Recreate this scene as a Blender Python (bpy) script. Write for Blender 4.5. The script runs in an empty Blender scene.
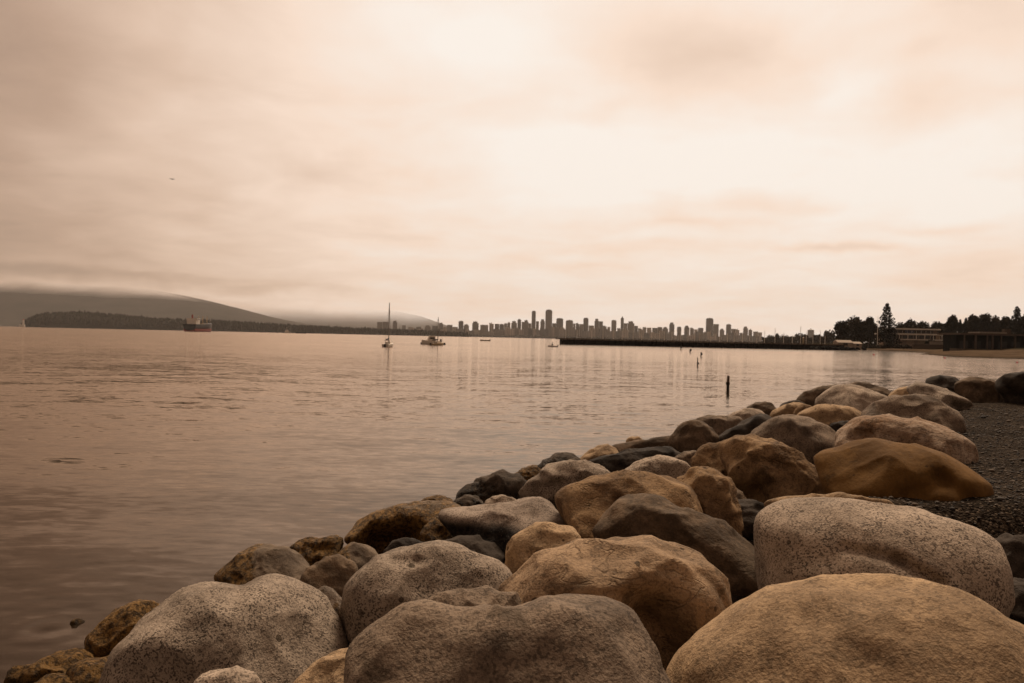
import bpy, bmesh, math, random
import numpy as np
from mathutils import Vector, Matrix, noise
random.seed(7); rng = np.random.default_rng(7)
S = bpy.context.scene; C = S.collection
PI = math.pi; R = math.radians
# ------------------------------------------------------------------ camera
F = 796.0; H = 2.3; CX, CY = 512.0, 341.5
ROLL = math.atan(0.0225); PITCH = -math.atan(4.2 / F)
fwd = Vector((0, math.cos(PITCH), math.sin(PITCH)))
r0 = Vector((1, 0, 0)); u0 = r0.cross(fwd)
right = (r0 * math.cos(ROLL) + u0 * math.sin(ROLL)).normalized()
up = right.cross(fwd).normalized()
EYE = Vector((0, 0, H))
cam = bpy.data.cameras.new('camera'); co = bpy.data.objects.new('camera', cam); C.objects.link(co)
co.matrix_world = Matrix(((right.x, up.x, -fwd.x, EYE.x), (right.y, up.y, -fwd.y, EYE.y), (right.z, up.z, -fwd.z, EYE.z), (0, 0, 0, 1)))
cam.sensor_width = 36; cam.lens = 36 * F / 1024; cam.clip_start = 0.1; cam.clip_end = 90000
cam.dof.use_dof = True; cam.dof.focus_distance = 5.6; cam.dof.aperture_fstop = 5.0
S.camera = co
def P(px, py, Y):                     # a pixel at world depth Y -> point
    d = fwd + right * ((px - CX) / F) - up * ((py - CY) / F)
    return EYE + d * (Y / d.y)
def hz(px): return 337.3 + 0.0225 * (px - 512)
def X(px, Y): return P(px, hz(px), Y).x
# ------------------------------------------------------------------ object helpers
def tag(o, label=None, cat=None, group=None, kind=None):
    if label: o['label'] = label
    if cat: o['category'] = cat
    if group: o['group'] = group
    if kind: o['kind'] = kind
    return o
def empty(name, loc, label, cat, group=None, rz=0):
    o = bpy.data.objects.new(name, None); o.location = loc; o.rotation_euler = (0, 0, rz); C.objects.link(o)
    o.empty_display_size = .2
    return tag(o, label, cat, group)
def mkobj(name, verts, faces, mat, parent=None, smooth=False):
    me = bpy.data.meshes.new(name); me.from_pydata(verts, [], faces)
    if smooth: me.polygons.foreach_set('use_smooth', [True] * len(me.polygons))
    me.materials.append(mat); me.update()
    o = bpy.data.objects.new(name, me); C.objects.link(o)
    if parent: o.parent = parent
    return o
class MB:
    def __init__(s): s.v = []; s.f = []
    def add(s, v, f):
        n = len(s.v); s.v += [tuple(p) for p in v]; s.f += [tuple(i + n for i in q) for q in f]; return s
    def box(s, x0, x1, y0, y1, z0, z1):
        return s.add([(x0, y0, z0), (x1, y0, z0), (x1, y1, z0), (x0, y1, z0), (x0, y0, z1), (x1, y0, z1), (x1, y1, z1), (x0, y1, z1)],
                     [(3, 2, 1, 0), (4, 5, 6, 7), (0, 1, 5, 4), (1, 2, 6, 5), (2, 3, 7, 6), (3, 0, 4, 7)])
    def tube(s, a, b, ra, rb=None, n=8):
        rb = ra if rb is None else rb; a = Vector(a); b = Vector(b); d = (b - a).normalized()
        t = d.orthogonal().normalized(); w = d.cross(t)
        v = [a + (t * math.cos(2 * PI * i / n) + w * math.sin(2 * PI * i / n)) * ra for i in range(n)]
        v += [b + (t * math.cos(2 * PI * i / n) + w * math.sin(2 * PI * i / n)) * rb for i in range(n)]
        f = [(i, (i + 1) % n, n + (i + 1) % n, n + i) for i in range(n)] + [tuple(range(n))[::-1], tuple(range(n, 2 * n))]
        return s.add(v, f)
    def ball(s, c, rx, ry=None, rz=None, n=10, m=6):
        ry = rx if ry is None else ry; rz = rx if rz is None else rz
        v = [(c[0], c[1], c[2] - rz)]
        for j in range(1, m):
            t = -PI / 2 + PI * j / m
            for i in range(n): v.append((c[0] + rx * math.cos(t) * math.cos(2 * PI * i / n), c[1] + ry * math.cos(t) * math.sin(2 * PI * i / n), c[2] + rz * math.sin(t)))
        v.append((c[0], c[1], c[2] + rz)); f = []
        for i in range(n): f.append((0, 1 + (i + 1) % n, 1 + i)); f.append((len(v) - 1, 1 + (m - 2) * n + i, 1 + (m - 2) * n + (i + 1) % n))
        for j in range(m - 2):
            for i in range(n): a = 1 + j * n; f.append((a + i, a + (i + 1) % n, a + n + (i + 1) % n, a + n + i))
        return s.add(v, f)
    def build(s, name, mat, parent=None, smooth=False): return mkobj(name, s.v, s.f, mat, parent, smooth)
# ------------------------------------------------------------------ materials
class NT:
    def __init__(s, name):
        s.m = bpy.data.materials.new(name); s.m.use_nodes = True; s.t = s.m.node_tree
        s.b = s.t.nodes['Principled BSDF']; s.out = s.t.nodes['Material Output']
    def n(s, typ, **k):
        o = s.t.nodes.new(typ)
        for a, b in k.items(): setattr(o, a, b)
        return o
    def put(s, sock, v):
        if isinstance(v, bpy.types.NodeSocket): s.t.links.new(v, sock)
        elif v is not None: sock.default_value = v
    def math(s, op, a, b=None, c=None, clamp=False):
        o = s.n('ShaderNodeMath', operation=op, use_clamp=clamp)
        for i, v in enumerate((a, b, c)):
            if v is not None: s.put(o.inputs[i], v)
        return o.outputs[0]
    def vmath(s, op, a, b=None):
        o = s.n('ShaderNodeVectorMath', operation=op); s.put(o.inputs[0], a)
        if b is not None: s.put(o.inputs[1], b)
        return o.outputs[0]
    def noise(s, vec, scale, detail=3, rough=.55, dist=0, fac=True):
        o = s.n('ShaderNodeTexNoise'); s.put(o.inputs['Vector'], vec); s.put(o.inputs['Scale'], scale)
        o.inputs['Detail'].default_value = detail; o.inputs['Roughness'].default_value = rough; o.inputs['Distortion'].default_value = dist
        return o.outputs['Fac' if fac else 'Color']
    def mix(s, f, a, b):
        o = s.n('ShaderNodeMix', data_type='RGBA'); s.put(o.inputs[0], f)
        s.put(o.inputs[6], col(a) if isinstance(a, (tuple, list)) else a); s.put(o.inputs[7], col(b) if isinstance(b, (tuple, list)) else b)
        return o.outputs[2]
    def rng(s, v, a, b, c=0., d=1., smooth=True):
        o = s.n('ShaderNodeMapRange', interpolation_type='SMOOTHSTEP' if smooth else 'LINEAR')
        s.put(o.inputs[0], v); s.put(o.inputs[1], a); s.put(o.inputs[2], b); s.put(o.inputs[3], c); s.put(o.inputs[4], d)
        return o.outputs[0]
def col(c): return (c[0], c[1], c[2], 1)
def plain(name, c, rough=.7, metal=0, var=.15, scale=3.0, spec=.4):
    m = NT(name); tc = m.n('ShaderNodeTexCoord').outputs['Object']
    n = m.noise(tc, scale, 4, .6)
    a = tuple(x * (1 - var) for x in c); b = tuple(min(1, x * (1 + var)) for x in c)
    m.put(m.b.inputs['Base Color'], m.mix(m.rng(n, .3, .7), a, b)); m.b.inputs['Roughness'].default_value = rough
    m.b.inputs['Metallic'].default_value = metal; m.b.inputs['Specular IOR Level'].default_value = spec
    return m.m

def rockmat(name, light, dark, speck=(.03, .022, .016), sscale=120, samt=.6, mott=2.2, stain=(.05, .035, .02), stamt=.35, rough=.85,
            weed=.0, lowc=(.085, .045, .014), crack=0, tilt=0, wedge=.9, bump=.011, streak=(1, 1, 1), pale=None, bands=0):
    """weed = height above the water (m) up to which a second colour covers the stone: brown tide weed, near-black on the wedge"""
    m = NT(name); tc = m.n('ShaderNodeTexCoord').outputs['Object']; info = m.n('ShaderNodeObjectInfo').outputs['Random']
    off = m.vmath('ADD', tc, None); o = off.node
    cmb = m.n('ShaderNodeCombineXYZ'); k = m.math('MULTIPLY', info, 37.0)
    for i in range(3): m.put(cmb.inputs[i], k)
    m.put(o.inputs[1], cmb.outputs[0])
    sv = m.vmath('MULTIPLY', off, streak)
    big = m.noise(sv, mott, 3, .6, .4)
    mid = m.noise(sv, mott * 5, 3, .7, .2)
    base = m.mix(m.rng(m.math('ADD', m.math('MULTIPLY', big, .65), m.math('MULTIPLY', mid, .35)), .36, .62), dark, light)
    if bands:
        w = m.n('ShaderNodeTexWave', wave_type='BANDS', bands_direction='DIAGONAL'); m.put(w.inputs['Vector'], off)
        w.inputs['Scale'].default_value = bands; w.inputs['Distortion'].default_value = 9; w.inputs['Detail'].default_value = 4; w.inputs['Detail Scale'].default_value = 1.6
        base = m.mix(m.math('MULTIPLY', m.rng(w.outputs['Fac'], .55, .95), .5), base, dark)
    # crystals : dark and pale grains
    g1 = m.noise(off, sscale, 2, .75)
    vo = m.n('ShaderNodeTexVoronoi'); m.put(vo.inputs['Vector'], off); vo.inputs['Scale'].default_value = sscale * 1.05
    sep = m.n('ShaderNodeSeparateColor'); m.put(sep.inputs[0], vo.outputs['Color'])
    patch = m.rng(m.noise(off, mott * 3, 3), .3, .65, .45, 1.)
    dk = m.math('MULTIPLY', m.math('MULTIPLY', m.rng(sep.outputs[0], .60, .76), patch), samt)
    base = m.mix(dk, base, speck)
    pl = m.math('MULTIPLY', m.rng(g1, .56, .68), samt * .55)
    base = m.mix(pl, base, pale or tuple(min(.75, c * 1.45) for c in light))
    # stains
    st = m.rng(m.noise(sv, mott * 1.7, 4, .72, .8), .56, .68)
    base = m.mix(m.math('MULTIPLY', st, stamt), base, stain)
    # little pits and lichen dots
    v2 = m.n('ShaderNodeTexVoronoi'); m.put(v2.inputs['Vector'], off); v2.inputs['Scale'].default_value = 7.5
    s2 = m.n('ShaderNodeSeparateColor'); m.put(s2.inputs[0], v2.outputs['Color'])
    pit = m.math('MULTIPLY', m.math('LESS_THAN', v2.outputs['Distance'], m.math('MULTIPLY', s2.outputs[0], .17)), m.math('GREATER_THAN', s2.outputs[1], .55))
    base = m.mix(m.math('MULTIPLY', pit, .75), base, stain)
    hgt = m.math('ADD', m.math('MULTIPLY', g1, .6), m.math('MULTIPLY', mid, 1.1))
    hgt = m.math('ADD', hgt, m.math('MULTIPLY', m.noise(off, sscale * .3, 3, .75), .7))
    hgt = m.math('SUBTRACT', hgt, m.math('MULTIPLY', pit, .5))
    if crack:
        cn = m.noise(m.vmath('MULTIPLY', off, (1, 1, 2.6)), 2.3, 3, .6, .6)
        cr = m.rng(m.math('ABSOLUTE', m.math('SUBTRACT', cn, .5)), 0., .022, 1., 0.)
        cr = m.math('MULTIPLY', cr, m.rng(m.noise(off, 3.1, 2), .45, .55))
        base = m.mix(m.math('MULTIPLY', cr, crack), base, tuple(c * .25 for c in dark)); hgt = m.math('SUBTRACT', hgt, m.math('MULTIPLY', cr, 2.2 * crack))
    roughv = rough
    if weed > 0:
        z = m.n('ShaderNodeSeparateXYZ'); m.put(z.inputs[0], m.n('ShaderNodeNewGeometry').outputs['Position'])
        wn = m.noise(off, 3.5, 6, .72, .3)
        lvl = m.math('ADD', z.outputs[2], m.math('MULTIPLY', m.math('SUBTRACT', wn, .5), -wedge))
        if tilt:
            ob_ = m.n('ShaderNodeSeparateXYZ'); m.put(ob_.inputs[0], tc); lvl = m.math('ADD', lvl, m.math('MULTIPLY', ob_.outputs[0], tilt))
        wf = m.rng(lvl, weed - .05, weed + .05, 1., 0.)
        wc = m.mix(m.rng(m.noise(off, 26, 4, .7), .38, .62), tuple(c * .32 for c in lowc), tuple(min(1, c * 1.7) for c in lowc))
        barn = m.rng(m.noise(off, 60, 2, .6), .64, .70)
        wc = m.mix(m.math('MULTIPLY', barn, m.rng(wn, .5, .6)), wc, (.30, .25, .19))
        base = m.mix(wf, base, wc)
        hgt = m.math('ADD', hgt, m.math('MULTIPLY', m.math('MULTIPLY', m.noise(off, 34, 5, .75), wf), 3.0))
        roughv = m.rng(wf, 0, 1, rough, .55)
        wet = m.rng(z.outputs[2], .10, .02, 1., .45)
        base = m.mix(wet, (.012, .009, .006), base)
    bp = m.n('ShaderNodeBump'); m.put(bp.inputs['Height'], hgt); bp.inputs['Strength'].default_value = .85; bp.inputs['Distance'].default_value = bump
    m.put(m.b.inputs['Normal'], bp.outputs[0]); m.put(m.b.inputs['Base Color'], base); m.put(m.b.inputs['Roughness'], roughv)
    m.b.inputs['Specular IOR Level'].default_value = .14
    return m.m
ROCK = dict(
    granite=rockmat('granite', (.43, .345, .265), (.21, .165, .125), samt=.85, sscale=104, stamt=.3),
    granite_pale=rockmat('granite_pale', (.50, .395, .30), (.28, .22, .165), samt=.8, sscale=100, stamt=.22),
    granite_wet=rockmat('granite_tide', (.34, .27, .215), (.17, .135, .105), samt=.75, stamt=.25, weed=.42),
    tan=rockmat('tan_stone', (.47, .325, .19), (.25, .17, .10), sscale=80, samt=.45, stamt=.45, bands=0),
    tanbig=rockmat('tan_stone_streaked', (.41, .28, .17), (.20, .135, .082), sscale=80, samt=.45, stamt=.55, crack=.25, streak=(.5, 1, 1.6)),
    greybrown=rockmat('greybrown_stone', (.28, .21, .15), (.12, .09, .066), sscale=85, samt=.6, stamt=.5),
    golden=rockmat('golden_stone', (.34, .22, .115), (.14, .086, .046), sscale=70, samt=.4, stain=(.05, .028, .012), stamt=.65, crack=.3),
    ochre=rockmat('ochre_stone', (.185, .097, .028), (.105, .052, .013), sscale=40, samt=.12, mott=1.3, stain=(.05, .027, .009), stamt=.55, streak=(1.6, 1, .7), bump=.006),
    brown=rockmat('brown_stone', (.20, .14, .09), (.07, .049, .032), sscale=50, samt=.35, stamt=.4, bands=1.2),
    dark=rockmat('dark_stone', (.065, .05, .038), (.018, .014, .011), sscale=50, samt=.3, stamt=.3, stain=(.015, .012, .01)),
    darkw=rockmat('dark_weedy_stone', (.13, .10, .075), (.035, .027, .02), sscale=50, samt=.4, stamt=.4, weed=.5, lowc=(.04, .026, .014), bump=.02),
    weedy=rockmat('weedy_stone', (.23, .17, .115), (.12, .085, .055), sscale=50, samt=.4, stamt=.4, weed=.62, lowc=(.20, .112, .034), bump=.016),
    allweed=rockmat('weed_covered_stone', (.16, .11, .07), (.08, .05, .03), weed=1.6, lowc=(.165, .092, .028), bump=.02),
    split=rockmat('twotone_stone', (.24, .18, .125), (.12, .09, .065), samt=.3, stamt=.2, weed=.36, tilt=2.2, wedge=.35, lowc=(.15, .085, .026)),
    striped=rockmat('striped_stone', (.42, .32, .235), (.24, .145, .08), sscale=50, samt=.5, stamt=.5, stain=(.13, .065, .03), bands=1.6, crack=.3, streak=(.6, 1, 2)),
    wedge=rockmat('wedge_stone', (.42, .335, .265), (.22, .17, .13), samt=.7, stamt=.2, weed=.715, lowc=(.020, .015, .011), wedge=.10),  # near-black lower face below a set height, pale stone above
)
# ------------------------------------------------------------------ sky
SUN_AZ, SUN_EL = R(16), R(54)
w = bpy.data.worlds.new('World'); S.world = w; w.use_nodes = True
m = NT.__new__(NT); m.t = w.node_tree
for n_ in list(m.t.nodes): m.t.nodes.remove(n_)
D = m.n('ShaderNodeTexCoord').outputs['Generated']
sx = m.n('ShaderNodeSeparateXYZ'); m.put(sx.inputs[0], D); dx, dy, dz = sx.outputs
def dot(v): return m.n('ShaderNodeVectorMath', operation='DOT_PRODUCT')
dn = dot(0); m.put(dn.inputs[0], D)
ga, ge = R(15), R(16)
dn.inputs[1].default_value = (math.sin(ga) * math.cos(ge), math.cos(ga) * math.cos(ge), math.sin(ge))
glow = dn.outputs['Value']
val = m.rng(glow, .62, .97, .46, .885)
val = m.math('SUBTRACT', val, m.rng(glow, .62, -.2, 0., .30))
val = m.math('ADD', val, m.rng(dz, .45, .9, 0, .02))
zc = m.math('ADD', m.math('MAXIMUM', dz, 0.), .13)
pc = m.n('ShaderNodeCombineXYZ'); m.put(pc.inputs[0], m.math('DIVIDE', dx, zc)); m.put(pc.inputs[1], m.math('DIVIDE', dy, zc))
cn = m.noise(m.vmath('MULTIPLY', pc.outputs[0], (1, 1.0, 1)), .95, 5, .52, .25)
cn2 = m.noise(m.vmath('ADD', pc.outputs[0], (5.3, 2.1, 0)), 2.6, 5, .55, .3)
val = m.math('ADD', val, m.math('MULTIPLY', m.math('SUBTRACT', cn, .5), .26))
val = m.math('ADD', val, m.math('MULTIPLY', m.math('SUBTRACT', cn2, .5), .20))
# the individual cloud patches, placed by direction (tangent of azimuth, tangent of elevation), edges broken up by noise
ys = m.math('MAXIMUM', dy, .05)
wob = m.n('ShaderNodeSeparateColor'); m.put(wob.inputs[0], m.noise(D, 7, 4, .6, fac=False))
uu = m.math('ADD', m.math('DIVIDE', dx, ys), m.math('MULTIPLY', m.math('SUBTRACT', wob.outputs[0], .5), .16))
vv = m.math('ADD', m.math('DIVIDE', dz, ys), m.math('MULTIPLY', m.math('SUBTRACT', wob.outputs[1], .5), .055))
front = m.rng(dy, .05, .3)
def patch(px, py, sxp, syp, amp, tilt=0):
    global val
    q = P(px, py, 1.0) - EYE; u1, v1 = q.x / q.y, q.z / q.y
    du = m.math('SUBTRACT', uu, u1); dv = m.math('SUBTRACT', vv, v1)
    c, s = math.cos(tilt), math.sin(tilt)
    a = m.math('ADD', m.math('MULTIPLY', du, c * F / sxp), m.math('MULTIPLY', dv, s * F / sxp))
    b = m.math('ADD', m.math('MULTIPLY', du, -s * F / syp), m.math('MULTIPLY', dv, c * F / syp))
    r2 = m.math('ADD', m.math('MULTIPLY', a, a), m.math('MULTIPLY', b, b))
    e = m.math('MULTIPLY', m.math('EXPONENT', m.math('MULTIPLY', r2, -1.0)), amp)
    val = m.math('ADD', val, m.math('MULTIPLY', e, front))
for a in SKYPATCH if 'SKYPATCH' in globals() else [
    (330, 172, 75, 18, -.12, .05), (690, 55, 150, 42, -.13, -.1), (930, 105, 90, 22, -.09, .1), (780, 208, 90, 11, -.10, 0), (830, 248, 70, 5, -.16, 0), (690, 225, 120, 5, -.07, .02), (930, 232, 60, 5, -.08, 0), (560, 262, 90, 5, -.06, 0), (900, 60, 60, 14, -.05, .3), (620, 110, 60, 14, -.05, .2),
    (600, 245, 90, 9, -.07, 0), (720, 165, 190, 42, .11, .1), (900, 190, 110, 22, .06, .1), (855, 90, 40, 28, .10, .5), (975, 203, 50, 14, .09, 0), (560, 130, 70, 50, .06, .3),
    (490, 30, 110, 40, .07, 0), (120, 276, 190, 6, -.12, -.04), (60, 285, 110, 4, .10, -.05), (420, 235, 120, 14, -.05, 0), (960, 280, 100, 14, -.07, 0),
    (1000, 20, 120, 40, -.06, 0), (60, 60, 200, 60, -.05, 0), (100, 230, 260, 34, -.04, 0), (330, 292, 90, 5, -.05, -.03), (240, 298, 60, 4, .06, -.03)]:
    patch(*a)
cr = m.n('ShaderNodeValToRGB'); m.put(cr.inputs[0], val); E = cr.color_ramp.elements
stops = [(0., (.10, .065, .048)), (.30, (.27, .178, .130)), (.5, (.52, .352, .255)), (.65, (.75, .545, .415)), (.8, (.97, .765, .625)), (.95, (1, .92, .84))]
E[0].position, E[0].color = stops[0][0], col(stops[0][1]); E[1].position, E[1].color = stops[-1][0], col(stops[-1][1])
for p_, c_ in stops[1:-1]: e_ = E.new(p_); e_.color = col(c_)
sky = m.n('ShaderNodeTexSky', sky_type='NISHITA'); sky.sun_disc = False; sky.sun_elevation = SUN_EL; sky.sun_rotation = SUN_AZ
sk = m.vmath('MULTIPLY', sky.outputs[0], (.10, .075, .05))
mxs = m.mix(.96, sk, cr.outputs[0])
bg = m.n('ShaderNodeBackground'); m.put(bg.inputs[0], mxs); bg.inputs[1].default_value = 1.0
wo = m.n('ShaderNodeOutputWorld'); m.t.links.new(bg.outputs[0], wo.inputs[0])
sl = bpy.data.lights.new('sun', 'SUN'); sl.energy = 3.0; sl.angle = R(20); sl.color = (1, .80, .60)
so = bpy.data.objects.new('sun', sl); C.objects.link(so)
sd = Vector((math.sin(SUN_AZ) * math.cos(SUN_EL), math.cos(SUN_AZ) * math.cos(SUN_EL), math.sin(SUN_EL)))
so.rotation_euler = sd.to_track_quat('Z', 'Y').to_euler(); so.location = (0, 0, 60)
# ------------------------------------------------------------------ water
mw = NT('sea_water'); g = mw.n('ShaderNodeNewGeometry').outputs['Position']
def slope(vec, amp, detail=2):
    c = mw.n('ShaderNodeSeparateColor'); mw.put(c.inputs[0], mw.noise(mw.vmath('MULTIPLY', g, vec), 1.0, detail, .55, .15, fac=False))
    return (mw.math('MULTIPLY', mw.math('SUBTRACT', c.outputs[0], .5), amp[0]), mw.math('MULTIPLY', mw.math('SUBTRACT', c.outputs[1], .5), amp[1]))
calm = mw.rng(mw.noise(mw.vmath('MULTIPLY', g, (.012, .035, 1)), 1, 3, .5), .25, .75, .55, 1.15)
s1 = slope((.40, 1.25, 1), (.14, .24), 3); s2 = slope((3.0, 7.5, 1), (.20, .34), 3); s3 = slope((.045, .24, 1), (.03, .06), 4)
sxx = mw.math('MULTIPLY', mw.math('ADD', s1[0], s2[0]), calm); syy = mw.math('ADD', mw.math('MULTIPLY', mw.math('ADD', s1[1], s2[1]), calm), s3[1])
# rings of ripples round the half-sunk stone
pr = P(76, 623, 6.2)
dv_ = mw.vmath('SUBTRACT', g, (pr.x, pr.y, 0)); ds = mw.n('ShaderNodeSeparateXYZ'); mw.put(ds.inputs[0], dv_)
dl = mw.n('ShaderNodeVectorMath', operation='LENGTH'); mw.put(dl.inputs[0], mw.vmath('ADD', dv_, mw.vmath('MULTIPLY', mw.noise(g, 2.5, 2, fac=False), (.25, .25, 0))))
rgw = mw.math('MULTIPLY', mw.math('SINE', mw.math('MULTIPLY', dl.outputs['Value'], 24.)), mw.math('MULTIPLY', mw.math('EXPONENT', mw.math('MULTIPLY', dl.outputs['Value'], -1.1)), .05))
sxx = mw.math('ADD', sxx, mw.math('MULTIPLY', rgw, mw.math('DIVIDE', ds.outputs[0], dl.outputs['Value']))); syy = mw.math('ADD', syy, mw.math('MULTIPLY', rgw, mw.math('DIVIDE', ds.outputs[1], dl.outputs['Value'])))
cx_ = mw.n('ShaderNodeCombineXYZ'); mw.put(cx_.inputs[0], sxx); mw.put(cx_.inputs[1], syy); cx_.inputs[2].default_value = 1
nrm_ = mw.vmath('NORMALIZE', cx_.outputs[0]); mw.t.nodes.remove(mw.b)
fr = mw.n('ShaderNodeFresnel'); fr.inputs['IOR'].default_value = 1.33; mw.put(fr.inputs['Normal'], nrm_)
gl = mw.n('ShaderNodeBsdfGlossy'); gl.inputs['Color'].default_value = (.93, .78, .655, 1); ln_ = mw.n('ShaderNodeVectorMath', operation='LENGTH'); mw.put(ln_.inputs[0], g); mw.put(gl.inputs['Roughness'], mw.rng(ln_.outputs['Value'], 15, 120, .05, .112)); mw.put(gl.inputs['Normal'], nrm_)
df = mw.n('ShaderNodeBsdfDiffuse'); df.inputs['Color'].default_value = (.014, .009, .005, 1)
ms = mw.n('ShaderNodeMixShader'); mw.put(ms.inputs[0], mw.math('MULTIPLY', fr.outputs[0], 1.0)); mw.t.links.new(df.outputs[0], ms.inputs[1]); mw.t.links.new(gl.outputs[0], ms.inputs[2]); mw.t.links.new(ms.outputs[0], mw.out.inputs[0])
o = mkobj('sea', [(-14000, -700, 0), (14000, -700, 0), (14000, 14000, 0), (-14000, 14000, 0)], [(0, 1, 2, 3)], mw.m)
tag(o, kind='structure')
# ------------------------------------------------------------------ near shore bank with gravel top
def sm(a, b, x):
    t = max(0, min(1, (x - a) / (b - a))); return t * t * (3 - 2 * t)
def bank_z(x, y):
    s = (x + 3.5) * .838 - (y - 5.2) * .545
    z = -1.2 + 1.25 * sm(-2.5, 1.0, s) + .2 * sm(.6, 3., s) + .72 * sm(3.6, 4.6, s)
    z2 = -1.2 + 2.17 * sm(25.5, 22.0, y)
    z = min(z, z2)
    cut = sm(6.7, 6.15, y) * sm(6.5, 4.6, x) if y > 0 else sm(6.5, 4.6, x)
    return z - .55 * cut * (1 if s > 2.5 else sm(1.5, 2.5, s)) if z > .4 else z
mg = NT('gravel'); g = mg.n('ShaderNodeNewGeometry').outputs['Position']
a1 = mg.noise(g, 9, 6, .7); vg = mg.n('ShaderNodeTexVoronoi'); mg.put(vg.inputs['Vector'], g); vg.inputs['Scale'].default_value = 42
sc = mg.n('ShaderNodeSeparateColor'); mg.put(sc.inputs[0], vg.outputs['Color'])
cb = mg.mix(mg.rng(a1, .35, .65), (.024, .018, .013), (.046, .034, .024))
cb = mg.mix(mg.math('MULTIPLY', mg.rng(sc.outputs[0], .72, .95), .75), cb, (.16, .12, .085))
cb = mg.mix(mg.math('MULTIPLY', mg.rng(mg.noise(mg.vmath('MULTIPLY', g, (.5, 2.0, 1)), .9, 3), .5, .62), .5), cb, (.022, .017, .012))
mg.put(mg.b.inputs['Base Color'], cb); mg.b.inputs['Roughness'].default_value = .95; mg.b.inputs['Specular IOR Level'].default_value = .03
bp = mg.n('ShaderNodeBump'); mg.put(bp.inputs['Height'], mg.math('ADD', mg.math('MULTIPLY', vg.outputs['Distance'], -1.2), a1)); bp.inputs['Distance'].default_value = .03
mg.put(mg.b.inputs['Normal'], bp.outputs[0])
xs = np.concatenate([np.arange(-9, 14, .16), np.arange(14, 46, 1.0)]); yy = np.concatenate([np.arange(-12, 0, .8), np.arange(0, 27, .16)])
V = [(float(x), float(y), bank_z(x, y) + .05 * noise.noise((x * 1.3, y * 1.3, 0)) + .02 * noise.noise((x * 4, y * 4, 1))) for y in yy for x in xs]
nx = len(xs); Fc = [(j * nx + i, j * nx + i + 1, (j + 1) * nx + i + 1, (j + 1) * nx + i) for j in range(len(yy) - 1) for i in range(nx - 1)]
tag(mkobj('gravel_bank', V, Fc, mg.m, smooth=True), kind='structure')
# loose pebbles on the gravel
mp = NT('pebble_stone'); gi = mp.n('ShaderNodeNewGeometry').outputs['Random Per Island']
mp.put(mp.b.inputs['Base Color'], mp.mix(mp.rng(gi, .25, 1, 0, 1, False), (.022, .016, .011), (.12, .085, .055))); mp.b.inputs['Roughness'].default_value = .8
mb = MB(); cnt = 0
while cnt < 9000:
    y = 3.0 + 15 * random.random() ** 1.7; x = random.uniform(.45, .80) * y
    zz = bank_z(x, y)
    if zz < .05: continue
    r_ = random.uniform(.005, .012) * (1 + .05 * y) * (2.2 if random.random() < .03 else 1)
    mb.ball((x, y, zz + .05 * noise.noise((x * 1.3, y * 1.3, 0)) + .02 * noise.noise((x * 4, y * 4, 1)) + r_ * .3), r_ * random.uniform(.8, 1.4), r_ * random.uniform(.8, 1.4), r_ * .65, 5, 4); cnt += 1
tag(mb.build('pebbles', mp.m, smooth=True), 'loose small brown pebbles strewn over the gravel', 'pebbles', kind='stuff')
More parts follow.
